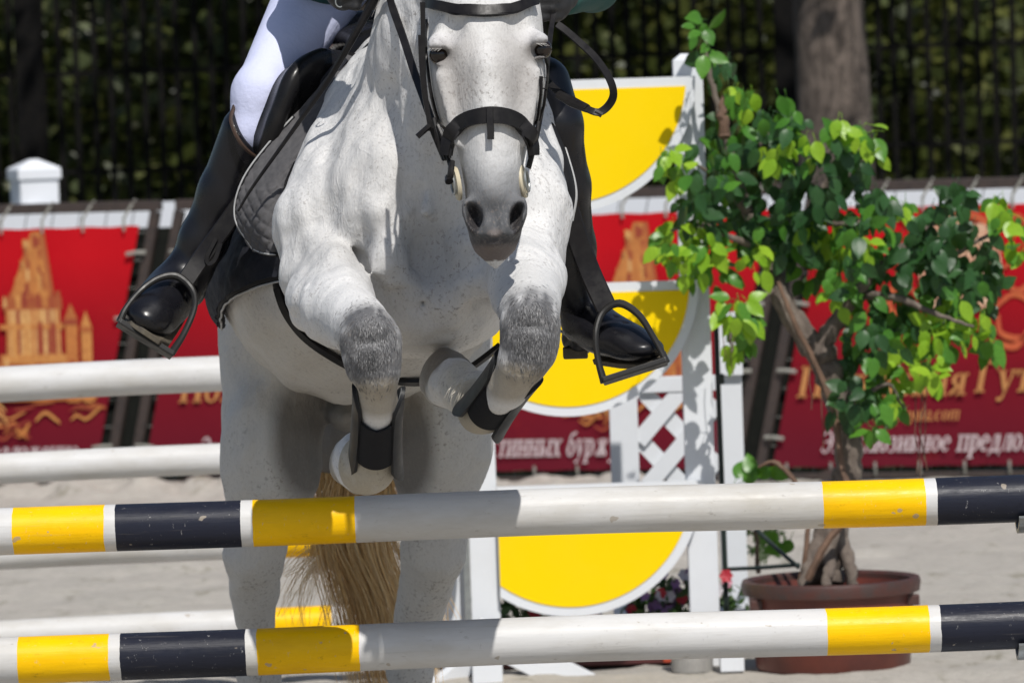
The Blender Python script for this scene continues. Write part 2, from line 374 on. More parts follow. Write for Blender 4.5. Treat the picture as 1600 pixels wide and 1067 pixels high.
def tower(mb, x, z, w, h, y):
    """a generic stepped tower with spire, arches and buttresses, drawn in many small brush strokes of gold"""
    rt = random.Random(5); n_ = [0]
    def R(a, b, c, d, yy=0):
        n_[0] += 1; yy = y - .0012*(n_[0] % 5)/5 - yy
        mb.add([Vector((x+a*w, yy, z+b*h)), Vector((x+c*w, yy, z+b*h)), Vector((x+c*w+rt.gauss(0,.004)*w, yy, z+d*h)), Vector((x+a*w+rt.gauss(0,.004)*w, yy, z+d*h))], [(0,1,2,3)])
    def P(pts, yy=0): mb.add([Vector((x+a*w, y-yy, z+b*h)) for a, b in pts], [tuple(range(len(pts)))])
    P([(-.18,.66),(.2,.66),(.13,1.0),(.02,1.0)]); P([(.13,1.0),(.2,.66),(.16,.66),(.09,1.0)], .0006)
    for k in range(26):
        b = rt.uniform(.66, .93); half = lerp(.16, .05, (b-.66)/.3); a = .03+rt.uniform(-half, half); R(a-.015, b, a+.012, b+rt.uniform(.03, .08), .001)
    R(-.24,.60,.26,.665)
    for k in range(9): R(-.24+k*.057, .62+rt.uniform(-.02,.02), -.205+k*.057, .68+rt.uniform(-.015,.02), .001)
    R(-.22,.34,.24,.60)
    for k in range(11): R(-.215+k*.043, .36, -.195+k*.043+rt.uniform(-.006,.008), .60, .001)
    for k in range(4):
        c_ = -.15+k*.11; P([(c_-.025,.37),(c_+.025,.37),(c_+.025,.5),(c_+.012,.54),(c_-.012,.54),(c_-.025,.5)], .0022)
    R(-.27,.325,.28,.37,.001); R(-.27,.50,.27,.525,.002)
    for cx_, t_, ww in ((.33,.54,.05),(.455,.50,.042),(-.36,.56,.05),(-.47,.46,.045)):
        R(cx_-ww,.12,cx_+ww,t_); P([(cx_-ww*1.2,t_),(cx_+ww*1.2,t_),(cx_,t_+.09)], .0004)
        for k in range(5): b = rt.uniform(.14, t_-.08); R(cx_-ww*.7+rt.uniform(0,ww), b, cx_-ww*.4+rt.uniform(0,ww), b+rt.uniform(.05,.1), .0012)
        R(cx_-ww*1.25, t_-.02, cx_+ww*1.25, t_+.008, .0016)
    R(-.52,.13,.52,.20)
    for k in range(15): a = -.52+k*.07; R(a, .14, a+.03, .30+.05*math.sin(k*1.9), .0013)
    R(-.3,.20,.3,.33)
    for k in range(12): a = rt.uniform(-.28,.26); R(a, .2, a+.018, rt.uniform(.26,.33), .0018)
    for k in range(26):
        a = rt.uniform(-.6,.45); b = rt.uniform(-.03, .12)+.03*math.sin(a*7); L_ = rt.uniform(.12,.26); c_ = rt.uniform(-.05,.05)
        ribbon(mb, [(x+a*w, z+b*h), (x+(a+L_*.4)*w, z+(b+c_+.02)*h), (x+(a+L_*.8)*w, z+(b+.01)*h), (x+(a+L_)*w, z+(b-c_*.6)*h)], rt.uniform(.008,.016), y-.0012-.0003*(k%4))
def ribbon(mb, pts, w, y):
    pts = spline([Vector((a, 0, b)) for a, b in pts], 8); vs = []
    for i, p in enumerate(pts):
        t = (pts[min(i+1, len(pts)-1)]-pts[max(i-1, 0)]).normalized(); n_ = Vector((-t.z, 0, t.x)); ww = w*(.45+.55*math.sin(math.pi*i/(len(pts)-1)))
        vs += [Vector((p.x, y, p.z))+n_*ww/2, Vector((p.x, y, p.z))-n_*ww/2]
    mb.add(vs, [(2*i, 2*i+1, 2*i+3, 2*i+2) for i in range(len(pts)-1)])
YP = -.0415
def to_local(k, px, py):
    s, z = fence_s(px, py); return s-panels[k][0], z
sc_f = 23.0/F
for k, xpx in ((0, 45), (1, 985)):
    x, ztop = to_local(k, xpx+5, 362 if k == 0 else 347)
    _, zbot = to_local(k, xpx, 665 if k == 0 else 650)
    mb = MB(); tower(mb, x, zbot, 205*sc_f, ztop-zbot, YP); panels[k][2](mb, 'tower_print', M_gold)
mb = MB(); x, z = to_local(0, -40, 712); text_on(mb, 'предложение', x, z-.01, 18*sc_f, YP-.002); panels[0][2](mb, 'white_lettering', M_whtxt)
mb = MB(); x, z = to_local(1, 283, 628); text_on(mb, 'Полевская Гута', x, z, 30*sc_f, YP-.002, wpx=None, squeeze=1.0); panels[1][2](mb, 'gold_lettering', M_goldtxt)
mb = MB(); x, z = to_local(1, 768, 713); x1 = text_on(mb, 'стинных буржуа', x, z, 27*sc_f, YP-.002, squeeze=.60); panels[1][2](mb, 'white_lettering', M_whtxt); mb = MB(); text_on(mb, 'Эксклюзивное предложение для и', x-1.30, z, 27*sc_f, YP-.002, squeeze=.60); panels[1][2](mb, 'white_lettering', M_whtxt)
mb = MB(); x, z = to_local(2, 1247, 620); text_on(mb, 'Полевская', x, z, 34*sc_f, YP-.002, wpx=268*sc_f); x, z = to_local(2, 1524, 612); text_on(mb, 'Гута', x, z, 34*sc_f, YP-.002, squeeze=.9)
panels[2][2](mb, 'gold_lettering', M_goldtxt); mb = MB()
x, z = to_local(2, 1352, 657); text_on(mb, 'www.p-guta.com', x, z, 15*sc_f, YP-.002, wpx=152*sc_f); panels[2][2](mb, 'web_address', M_goldtxt)
mb = MB(); x, z = to_local(2, 1285, 706); text_on(mb, 'Эксклюзивное', x, z, 24*sc_f, YP-.002, wpx=204*sc_f); x, z = to_local(2, 1497, 704); text_on(mb, 'предложение', x, z, 26*sc_f, YP-.002, squeeze=.66); panels[2][2](mb, 'white_lettering', M_whtxt)
mb = MB(); x, z = to_local(2, 1500, 400)
u = sc_f
mb.add([Vector((x+a*u, YP, z+b*u)) for a, b in ((-60,-45),(-48,-78),(0,-95),(50,-75),(70,-40),(66,10),(52,38),(20,52),(-20,52),(-50,38),(-64,0))], [tuple(range(11))])
for a, b, w_, h_ in ((-40,20,16,30),(0,30,20,36),(40,20,16,30)):
    mb.add([Vector((x+(a-w_)*u, YP-.001, z+(b-h_)*u)), Vector((x+(a+w_)*u, YP-.001, z+(b-h_)*u)), Vector((x+(a+w_*.6)*u, YP-.001, z+(b+h_)*u)), Vector((x+(a-w_*.6)*u, YP-.001, z+(b+h_)*u))], [(0,1,2,3)])
panels[2][2](mb, 'crest_print', M_palep)
mb = MB()
for pts in ([(70,-20),(105,0),(120,-30),(95,-55),(70,-40)], [(40,-95),(85,-60),(120,-85),(105,-125),(65,-120),(60,-90)], [(-70,45),(-30,68),(20,64),(60,48),(95,60),(110,40)], [(50,-130),(85,-140),(110,-110)], [(-60,-60),(-95,-40),(-110,-75),(-80,-100)], [(-150,60),(-100,70),(-75,50)]):
    ribbon(mb, [(x+a*u, z+b*u) for a, b in pts], 11*u, YP-.0015)
panels[2][2](mb, 'swirl_print', M_orange)

# ================================================================ white arena fence right behind
M_white = paint_mat('white_paint', (.78, .78, .77), amount=.45, rough=.38)
M_whiteclean = paint_mat('white_plastic', (.74, .76, .80), amount=.2, rough=.35)
wf = thing('white_fence', 'white board fence with capped square post behind the red banners', 'fence', (0, 24.7, 0))
def fence2(s, z, back): return FO + FX*s + FNV*back + Vector((0, 0, z))
for zz, hh in ((1.12, .16),):
    mb = MB(); mb.bar(fence2(-6, zz, 1.25), fence2(6, zz, 1.25), hh, .03); mb.build('rail', M_whiteclean, wf)
v = fw + RT*((54-800)/F) - UP*((300-533.5)/F); t_ = FNV.dot(FO+FNV*1.36-CP)/FNV.dot(v); s = (CP+v*t_-FO).dot(FX)
for s_ in (s, s+5.4):
    p = fence2(s_, 0, 1.36); _, zc = fence_s(54, 250); zc = 1.7 + (zc-1.7)*24.6/23.4
    mb = MB(); hw = .098
    ring = lambda r, z: [p+Vector((math.cos(math.radians(a+20))*r, math.sin(math.radians(a+20))*r, z)) for a in (45,135,225,315)]
    prof = [(hw*1.32, -.1), (hw*1.32, zc-.075)]; 
    vs = []; 
    for r, z in [(hw*1.3, -.1), (hw*1.3, zc-.095), (hw*1.46, zc-.09), (hw*1.46, zc-.045), (hw*1.36, zc-.038), (hw*.25, zc), (hw*.02, zc)]: vs += ring(r, z)
    mb.add(vs, [(i*4+j, i*4+(j+1)%4, i*4+4+(j+1)%4, i*4+4+j) for i in range(6) for j in range(4)])
    mb.build('post', M_whiteclean, wf)

# ================================================================ dark picket fence and the wood behind it
M_black = pmat('black_iron', (.005, .005, .0055), (.011, .010, .009), 30, .9, .1, Specular__IOR__Level=.06)
DF = 32.5
pf = thing('picket_fence', 'tall dark metal picket fence in front of the shaded wood', 'fence', (0, DF, 0))
xa, xb = -6.0, 6.0
me_p = None
k = int((xb-xa)/.098)
for i in range(k):
    x = xa + (xb-xa)*(i+.5)/k
    if me_p is None:
        mb = MB(); mb.box((0, 0, 1.42), (.034, .02, 2.5))
        mb.add([(-.017,-.01,2.67),(.017,-.01,2.67),(.017,.01,2.67),(-.017,.01,2.67),(0,0,2.76)], [(0,1,4),(1,2,4),(2,3,4),(3,0,4)])
        o = mb.build('picket', M_black, None); me_p = o.data
    else: o = bpy.data.objects.new('picket', me_p); COL.objects.link(o)
    o.parent = pf; o.location = (x, 0, 0); o.rotation_euler = (0, rnd.uniform(-.006, .006), 0)
for z in (.35, 1.24, 1.82):
    mb = MB(); mb.box((0, .032, z), (xb-xa, .03, .03)); o = mb.build('rail', M_black, None); o.parent = pf
for px_ in (47, 640, 1232):
    mb = MB(); mb.box((W(px_, 150, DF).x, -.02, 1.4), (.15 if px_ != 640 else .1, .12, 2.8)); o = mb.build('post', M_black, None); o.parent = pf

def leaf_cloud(mb, pts, size, flat=.5):
    for p in pts:
        s = size*rnd.uniform(.6, 1.3); a = Vector((rnd.gauss(0,1), rnd.gauss(0,1), rnd.gauss(0,1)*flat)).normalized()
        b = a.cross(Vector((rnd.gauss(0,1), rnd.gauss(0,1), rnd.gauss(0,1)))).normalized()
        p = Vector(p); mb.add([p-a*s, p+b*s*.5, p+a*s, p-b*s*.5], [(0,1,2,3)])
def leafmat(name, c1, c2, c3, scale=3, trans=.35, rough=.45):
    m = N(name); g = m.n('ShaderNodeNewGeometry')
    c = m.mix(m.ramp(m.noise(m.coords(), scale, 4), [(.35, 0.), (.65, 1.)]), c1, c2)
    c = m.mix(m.ramp(g.outputs['Random Per Island'], [(.55, 0.), (.9, 1.)]), c, c3)
    m.color(c); m.rough(rough)
    tr = m.n('ShaderNodeBsdfTranslucent'); m.l(c, tr.inputs[0])
    mx = m.n('ShaderNodeMixShader'); mx.inputs[0].default_value = trans
    m.l(m.b.outputs[0], mx.inputs[1]); m.l(tr.outputs[0], mx.inputs[2])
    m.l(mx.outputs[0], m.t.nodes['Material Output'].inputs[0]); return m.m
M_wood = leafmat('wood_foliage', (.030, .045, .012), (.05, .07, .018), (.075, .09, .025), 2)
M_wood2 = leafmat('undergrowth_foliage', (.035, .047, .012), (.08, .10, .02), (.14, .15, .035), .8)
m = N('bark'); v = m.coords((1, 1, .35)); f = m.noise(v, 20, 6, .75, .8)
m.color(m.ramp(f, [(.36, (.035, .026, .021)), (.48, (.10, .078, .064)), (.6, (.19, .15, .125)), (.7, (.07, .053, .043))])); m.rough(.9); m.bump(f, .8, .04); M_bark = m.m
mb = MB(); pts = []
for i in range(38000):
    x = rnd.uniform(-7, 7); y = rnd.triangular(35.5, 43, 37); h = 3.2 + 1.3*math.sin(x*1.3+1)*.5 + 1.0*math.sin(x*2.9)*.4 + (y-36)*.35
    z = rnd.random()**.8*h; 
    if math.sin(x*3.1+z*2.2)+math.sin(x*1.7-z*3.3+y) < -1.25: continue
    pts.append((x, y, z))
leaf_cloud(mb, pts, .10)
for i in range(0):
    x = rnd.uniform(-6, 6); y = rnd.uniform(34.5, 42)
    mb.tube([(x, y, 0), (x+rnd.uniform(-.3,.3), y, 4.5)], rnd.uniform(.02, .06), 5)
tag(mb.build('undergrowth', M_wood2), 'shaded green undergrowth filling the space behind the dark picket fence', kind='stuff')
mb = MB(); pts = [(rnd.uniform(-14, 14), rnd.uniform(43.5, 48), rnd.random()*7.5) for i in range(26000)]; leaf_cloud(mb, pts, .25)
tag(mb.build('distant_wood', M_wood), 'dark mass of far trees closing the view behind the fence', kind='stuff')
tree_spec = [(1308, 29.3, .225, 'grey brown tree trunk standing in front of the dark picket fence', 0),
    (480, 37, .13, 'slim trunk added behind the fence by the white breeches to shade the wood', 2),
    (560, 35, .2, 'trunk added behind the fence at the horse back to shade the wood', 3), (740, 34.2, .17, 'trunk added behind the fence, hidden by the horse head, to shade the wood', 4)]  # last three trees are added out of sight so their crowns shade the wood
for px_, d_, r_, lab, i in tree_spec:
    base = W(px_, 600, d_); base.z = 0
    t = thing('forest_tree', lab, 'tree', base, 'trees along the dark fence')
    mb = MB(); H = 8.0; P = [base+Vector((.03*math.sin(z*1.3+i)+.02*z*math.sin(i*2), .03*math.cos(z+i), z)) for z in np.linspace(-.1, H, 26)]
    mb.tube(P, [r_*(1.25-.0*k if k == 0 else (1.12 if k == 1 else 1.0-.6*k/25)) for k in range(26)], 18)
    for k in range(7):
        a = rnd.uniform(0, 6.28); z = rnd.uniform(3.6, 7); e = base+Vector((math.cos(a)*2.2, math.sin(a)*2.2, z+1.6))
        mb.tube([base+Vector((0,0,z)), (base+Vector((0,0,z))+e)/2+Vector((0,0,.2)), e], [r_*.4, r_*.25, .02], 7)
    mb.build('trunk', M_bark, t, smooth=True)
    mb = MB(); pts = []
    for k in range(30):
        a = rnd.uniform(0, 6.28); rr = rnd.uniform(.3, 2.6); c_ = base+Vector((math.cos(a)*rr*1.2, math.sin(a)*rr-1.2, rnd.uniform(3.7, 9)))
        for _ in range(42): pts.append(c_+Vector((rnd.gauss(0,.5), rnd.gauss(0,.5), rnd.gauss(0,.38))))
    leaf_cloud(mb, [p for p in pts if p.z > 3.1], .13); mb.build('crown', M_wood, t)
# grass strip along the foot of the banner fence
mb = MB()
for i in range(5200):
    s_ = rnd.uniform(-3.2, 3.2); b_ = rnd.uniform(.15, 2.6); p = fence2(s_, -.01, b_); h = rnd.uniform(.05, .14); a = rnd.uniform(0, 3.14); w_ = .006
    dx = Vector((math.cos(a)*w_, math.sin(a)*w_, 0)); l_ = Vector((rnd.gauss(0,.03), rnd.gauss(0,.03), h))
    mb.add([p-dx, p+dx, p+l_], [(0,1,2)])
M_grass = leafmat('grass_blades', (.07, .10, .025), (.10, .13, .035), (.16, .16, .06), 2)
tag(mb.build('grass', M_grass), 'strip of green grass along the foot of the banner fence', kind='stuff')
# ================================================================ jump wing with yellow half discs
M_yellow = paint_mat('yellow_board_paint', (.88, .60, .0), (.6,.42,.05), amount=.12, rough=.45, spec=.15)
M_board = paint_mat('white_board_paint', (.66, .68, .71), amount=.25, rough=.4)
DW = 15.75
def zrow(px, py, d): return W(px, py, d).z
wing = thing('jump_wing', 'white jump wing with three yellow half discs between two posts', 'jump wing', (W(1095, 700, DW).x, DW, 0))
def post_px(x0, x1, ytop, d, depth, name, parent, cap=True, zb=0.0):
    xm = (x0+x1)/2; a = W(xm, ytop, d); w = pm(x1-x0, d); mb = MB()
    zt = a.z; hw = w/2
    # the posts stand plumb: x is taken at mid height
    x = W(xm, ytop, d).x
    mb.box((x, d+depth/2, (zb+zt-hw*.45)/2), (w, depth, zt-hw*.45-zb))
    if cap:
        z0 = zt-hw*.45; P = [(x-hw, d, z0), (x+hw, d, z0), (x+hw, d+depth, z0), (x-hw, d+depth, z0)]
        Q = [(x-hw*.45, d+depth*.28, zt), (x+hw*.45, d+depth*.28, zt), (x+hw*.45, d+depth*.72, zt), (x-hw*.45, d+depth*.72, zt)]
        mb.add(P+Q, [(4,5,6,7)]+[(i, (i+1)%4, (i+1)%4+4, i+4) for i in range(4)])
    return mb.build(name, M_board, parent, bevel=.002), x
_, xr = post_px(1051, 1097, 84, DW, .085, 'post', wing)
_, xl = post_px(708, 753, 90, DW, .085, 'post', wing)
xl_edge = xl + pm(22.5, DW)
def half_disc(pxc, pyc, top_left, name='fan_panel', cut_left=True):
    """half disc with a flat top, cut off by the left post"""
    c = W(pxc, pyc, DW-.03); R = pm(207, DW-.03); y = DW-.032
    def outline(r, top, dx=0):
        P = []
        xl_ = xl_edge + .002 - c.x + dx
        a1 = math.pi + math.acos(min(1, -xl_/r)) if -xl_ < r else math.pi
        zt = top
        n = 40; a0 = 0
        for i in range(n+1):
            a = lerp(0, -(math.pi - math.acos(min(1, -xl_/r))) if -xl_ < r else -math.pi, i/n)
            P.append((r*math.cos(a), r*math.sin(a)-abs(zt) if False else r*math.sin(a)))
        P = [(px_, min(pz_, zt)) for px_, pz_ in P]
        P.append((max(xl_, -r), zt)); 
        return P
    th = .018
    mb = MB(); P = [(c.x+a, y, c.z+b) for a, b in outline(R, 0)]; P.append((c.x+R, y, c.z))
    Pc = []
    for p in P:
        if not Pc or (Vector(p)-Vector(Pc[-1])).length > 1e-5: Pc.append(p)
    mb.prism(Pc[:-1] if (Vector(Pc[0])-Vector(Pc[-1])).length < 1e-5 else Pc, th)
    o = mb.build(name, M_board, wing)
    rw = pm(15, DW)
    mb = MB(); P2 = []
    for a, b in outline(R-rw, -rw):
        p = (c.x+a, y-.003, c.z+b)
        if not P2 or (Vector(p)-Vector(P2[-1])).length > 1e-5: P2.append(p)
    mb.prism(P2, .0025)
    mb.build('yellow_face', M_yellow, o)
for py in (126, 444, 757): half_disc(885 - (6 if py < 200 else 0 if py < 500 else -5), py, None)
M_steel = pmat('galvanised_steel', (.34, .36, .36), (.24, .25, .25), 50, .4, .05, Metallic=.6)
mb = MB(); x = xl-pm(28, DW); mb.box((x, DW-.004, .62), (.018, .02, 1.15)); mb.build('cup_track', M_steel, wing)
mb = MB(); x = xl-pm(28, DW); mb.box((xl-pm(48, DW), DW+.05, .6), (pm(34, DW), .03, 1.2)); mb.build('back_board', M_board, wing)
for k in range(0):
    z = .3+.24*k
    mb = MB(); mb.box((x, DW-.03, z), (.05, .045, .02)); mb.box((x, DW-.05, z+.02), (.05, .012, .05)); mb.build('pole_cup', M_steel, wing, bevel=.003)
for xx in (xl, xr):
    if xx == xl: mb = MB(); mb.box((xx-.0, DW-.14, .035), (.085, .26, .068)); mb.build('foot', M_board, wing, bevel=.003)
    mb = MB(); mb.box((xx-.0, DW+.42, .035), (.085, .3, .068)); mb.build('foot', M_board, wing, bevel=.003)
mb = MB(); mb.box((xr+pm(36, DW), DW-.16, .05), (pm(37, DW), .1, .09)); mb.build('foot', M_board, wing, bevel=.003)
M_concrete = pmat('concrete', (.30, .29, .27), (.22, .21, .20), 20, .9, .3)
mb = MB(); a = W(740, 985, DW-.06); b = W(990, 1108, DW-.06); mb.bar(a, b, .085, .03); mb.build('brace', M_board, wing, bevel=.002)
mb = MB(); a = W(762, 1010, DW-.07); b = W(670, 1085, DW-.25); mb.bar(a, b, .055, .03); mb.build('brace', M_board, wing, bevel=.002)
cw = tag((lambda mb: (mb.lathe([(0,.13),(.055,.13),(.06,.12),(.06,0),(0,0)], (W(1080,1040,DW).x, DW-.10, 0), 24), mb.build('concrete_weight', M_concrete, None, smooth=True))[1])(MB()), 'grey round concrete weight at the foot of the yellow wing', 'weight')

# second wing with white lattice
DL = 16.7
lat = thing('lattice_wing', 'white wooden lattice wing standing behind the yellow half discs', 'jump wing', (W(1060, 700, DL).x, DL, 0))
def vboard(x0, x1, y0, y1, d, name, dep=.05):
    a = W((x0+x1)/2, (y0+y1)/2, d); mb = MB(); h = pm(y1-y0, d)
    mb.box((a.x, d+dep/2, a.z), (pm(x1-x0, d), dep, h)); return mb.build(name, M_board, lat, bevel=.002)
vboard(955, 999, 470, 990, DL, 'stile')
vboard(1123, 1163, 488, 960, DL, 'stile', .06)
for y0, y1, x0, x1 in ((588, 612, 1000, 1122), (778, 806, 940, 1165), (560, 586, 1124, 1160)):
    a = W((x0+x1)/2, (y0+y1)/2, DL); mb = MB(); mb.box((a.x, DL+.02 if x0 < 1100 else DL-.004, a.z), (pm(x1-x0, DL), .036, pm(y1-y0, DL))); mb.build('rail', M_board, lat, bevel=.002)
xA, xB = W(998, 700, DL).x, W(1124, 700, DL).x; zA, zB = W(1000, 782, DL).z, W(1000, 606, DL).z
st = pm(84, DL); nrow = 6
for sgn in (1, -1):
    dy = DL+.012 if sgn > 0 else DL+.026
    zc = zrow(1037, 686, DL)+ (0)
    for k in range(-6, 7):
        # slats at 45 degrees, one every st along z
        z0 = zc - st/2 + k*st; x0 = W(1037, 686, DL).x
        f_ = lambda x: z0 + sgn*(x-x0)*1.12
        P = []
        lo, hi = xA, xB
        # clip to the opening
        for edge in (0, 1):
            z_lo, z_hi = f_(lo), f_(hi)
        t0, t1 = 0.0, 1.0
        zs, ze = f_(lo), f_(hi); dz = ze-zs
        for lim, s_ in ((zA, 1), (zB, -1)):
            a_ = (lim-zs)/dz
            if s_*dz > 0: t0 = max(t0, a_) if s_ > 0 else t0; t1 = min(t1, a_) if s_ < 0 and dz < 0 else t1
        if dz > 0: t0 = max(0, (zA-zs)/dz); t1 = min(1, (zB-zs)/dz)
        else: t0 = max(0, (zB-zs)/dz); t1 = min(1, (zA-zs)/dz)
        if t1-t0 < .05: continue
        a = Vector((lerp(lo, hi, t0), dy, lerp(zs, ze, t0))); b = Vector((lerp(lo, hi, t1), dy, lerp(zs, ze, t1)))
        mb = MB(); mb.bar(a, b, .050, .012); mb.build('lattice_slat', M_board, lat)
for xx in (977, 1143):
    mb = MB(); mb.box((W(xx, 900, DL).x, DL, .03), (.07, .5, .06)); mb.build('foot', M_board, lat)

# ================================================================ jump poles
def pole_material(name, bands, knots=1.0):
    """bands: (start, colour) along the object's x axis, metres from the left end"""
    m = N(name); v = m.tc.outputs['Object']; off = rnd.uniform(5, 40)
    c0 = m.coords
    def shifted(scale=(1,1,1)):
        mp = m.n('ShaderNodeMapping'); mp.inputs['Scale'].default_value = scale; mp.inputs['Location'].default_value = (off, off*.7, off*.3); m.l(v, mp.inputs['Vector']); return mp.outputs[0]
    m.coords = shifted
    sx = m.n('ShaderNodeSeparateXYZ'); m.l(v, sx.inputs[0])
    wob = m.math('MULTIPLY', m.noise(m.coords((1,1,1)), 22, 3), .006)
    L = 6.0
    c = m.ramp(m.math('DIVIDE', m.math('ADD', sx.outputs[0], wob), L), [(a/L, col) for a, col in bands], 'CONSTANT')
    grain = m.noise(m.coords((.06, 1, 1)), 90, 5, .6); big = m.noise(m.coords((.35, 1, 1)), 7, 5, .65)
    sc = m.noise(m.coords((.5, 1, 1)), 60, 6, .75)
    c = m.mix(m.ramp(big, [(.42, 0.), (.72, .8)]), c, (.72, .68, .60), 'MULTIPLY')
    c = m.mix(m.ramp(grain, [(.62, 0.), (.72, .16)]), c, (.20, .18, .15))
    c = m.mix(m.ramp(sc, [(.61, 0.), (.70, .5*knots)]), c, (.45, .41, .36), 'MULTIPLY')
    vo = m.n('ShaderNodeTexVoronoi', _feature='F1', Scale=5.5); m.l(m.coords((.55, 1, 1)), vo.inputs['Vector'])
    c = m.mix(m.ramp(vo.outputs['Distance'], [(.05, .6*knots), (.10, 0.)]), c, (.30, .25, .19))
    scr = m.noise(m.coords((.7, 1, .25)), 130, 3, .8); c = m.mix(m.ramp(scr, [(.645, 0.), (.72, .45)]), c, (.40, .39, .38))
    chip = m.noise(m.coords((.8, 1, 1)), 30, 2, .5); c = m.mix(m.ramp(chip, [(.72, 0.), (.735, .7)]), c, (.34, .29, .23))
    m.color(c); m.rough(m.ramp(sc, [(.3, .26), (.7, .5)])); m.set(Specular_IOR_Level=.2)
    vr = m.math('ABSOLUTE', m.math('SUBTRACT', vo.outputs['Distance'], .09))
    m.bump(m.math('ADD', m.math('MULTIPLY', grain, .6), m.math('ADD', m.math('MULTIPLY', m.ramp(vr, [(0, 1.), (.05, 0.)]), .5), big)), .22, .006)
    return m.m
cY, cK, cWh = (.90, .52, .0), (.016, .018, .030), (.58, .575, .57)
def pole(name, pa, pb, dia, mat, label, group, d):
    a = W(*pa, d); b = W(*pb, d); L = (b-a).length; ax = (b-a).normalized()
    mb = MB(); n = 40; k = 60; vs = []
    for i in range(k+1):
        x = L*i/k; wob = .0022*math.sin(x*2.3+d)+.0015*math.sin(x*5.1)
        r = dia/2*(1+.012*math.sin(x*1.7+d*3))
        for j in range(n):
            an = 2*math.pi*j/n; vs.append((x, r*math.cos(an), r*math.sin(an)+wob))
    # rounded ends
    fs = [(i*n+j, i*n+(j+1)%n, (i+1)*n+(j+1)%n, (i+1)*n+j) for i in range(k) for j in range(n)] + [tuple(range(n-1,-1,-1)), tuple(range(k*n, k*n+n))]
    mb.add(vs, fs); o = mb.build(name, mat, None, smooth=True)
    Yv = Vector((0,1,0)); Zv = ax.cross(Yv).normalized(); Yv = Zv.cross(ax)
    o.matrix_world = Matrix(((ax.x, Yv.x, Zv.x, a.x), (ax.y, Yv.y, Zv.y, a.y), (ax.z, Yv.z, Zv.z, a.z), (0,0,0,1)))
    return tag(o, label, 'jump pole', group)
DP = 11.3
def bands_px(x0, lst, d): return [(max(0, (x-x0)*d/F), c) for x, c in lst]
B1 = [(-260, cWh), (-190, cY), (-170, cWh), (-170, cK), (-40, cWh), (8, cY), (163, cWh), (178, cK), (380, cWh), (395, cY), (553, cWh), (1282, cY), (1440, cWh), (1456, cK), (1660, cWh), (1676, cY)]
B2 = [(x+8, c) for x, c in B1]
pole('jump_pole', (-260, 839.5), (2090, 760), .0975, pole_material('striped_pole_paint', bands_px(-260, B1, DP)), 'upper yellow white and black striped pole in front of the horse', 'striped poles of the near fence', DP)
pole('jump_pole', (-252, 1042), (2098, 956), .0975, pole_material('striped_pole_paint', bands_px(-252, B2, DP)), 'lower yellow white and black striped pole near the sand', 'striped poles of the near fence', DP)
DB = 15.45
pw = pole_material('white_pole_paint', [(0, cWh), (2.44, cWh)], .7)
pole('jump_pole', (-700, 632), (752, 566), .101, pw, 'white pole behind the horse, highest of the four under the boot', 'white poles of the far fence', DB)
pole('jump_pole', (-700, 762), (752, 700), .088, pw, 'white pole behind the horse, second from the top across the banner', 'white poles of the far fence', DB)
pole('jump_pole', (-700, 894), (688, 836.5), .09, pole_material('white_pole_yellow_end', bands_px(-700, [(-700, cWh), (424, cY), (545, cWh)], DB), .7), 'white pole showing as a thin strip under the upper striped pole', 'white poles of the far fence', DB)
pole('jump_pole', (-700, 1024), (688, 963), .09, pole_material('white_pole_yellow_band', bands_px(-700, [(-700, cWh), (431, cY), (514, cWh)], DB), .7), 'white pole with yellow band showing just above the lower striped pole', 'white poles of the far fence', DB)
js = thing('jump_standard', 'grey jump standard with pole cups at the far right edge', 'jump standard', (W(1670, 800, DP).x, DP+.12, 0))
xj = W(1670, 800, DP).x
mb = MB(); mb.box((xj, DP+.115, .7), (.08, .06, 1.4)); mb.build('post', M_board, js, bevel=.003)
mb = MB(); mb.box((xj, DP+.1, .03), (.6, .5, .06)); mb.build('foot', M_board, js, bevel=.003)
for py in (782, 980):
    z = W(1620, py, DP).z; mb = MB(); vs = []
    xc0 = W(1588, py, DP).x
    for i in range(13):
        a = math.radians(lerp(205, 335, i/12))
        for x in (xc0, xj+.05):
            for r in (.053, .062): vs.append((x, DP+r*math.cos(a), z-.004+r*math.sin(a)))
    mb.add(vs, [(4*i+p, 4*i+q, 4*i+4+q, 4*i+4+p) for i in range(12) for p, q in ((0,1),(1,3),(3,2),(2,0))]+[(0,1,3,2),(48,49,51,50)])
    mb.build('pole_cup', M_steel, js)

# ================================================================ pot and tree
DT = 15.62
M_pot = pmat('red_plastic_pot', (.15, .035, .022), (.095, .026, .02), 9, .45, .1)
M_rim = pmat('scuffed_pot_rim', (.075, .026, .02), (.05, .03, .026), 30, .5, .2)
M_soil = pmat('potting_soil', (.05, .035, .025), (.03, .02, .015), 40, .95, .6)
pc = W(1298, 905, DT); pc = Vector((pc.x, DT, 0))
pot = thing('plant_pot', 'dark red plastic pot holding the leafy tree beside the wing', 'pot', pc)
zr = zrow(1298, 903, DT)
mb = MB(); mb.lathe([(0, .012), (.205, .012), (.212, 0), (.22, .01), (.236, zr-.04), (.236, zr-.03)], pc, 56); mb.lathe([(.236, zr-.03), (.222, zr-.02), (.215, zr-.06), (0, zr-.06)], pc, 56); mb.build('pot_body', M_pot, pot, smooth=True)
mb = MB(); mb.lathe([(.2362, zr-.04), (.252, zr-.038), (.256, zr-.012), (.252, zr), (.238, zr+.002), (.228, zr-.006), (.226, zr-.045)], pc, 56); mb.build('rim', M_rim, pot, smooth=True)
mb = MB(); mb.lathe([(0, zr-.028), (.12, zr-.032), (.218, zr-.045)], pc, 40); mb.build('soil', M_soil, pot, smooth=True)
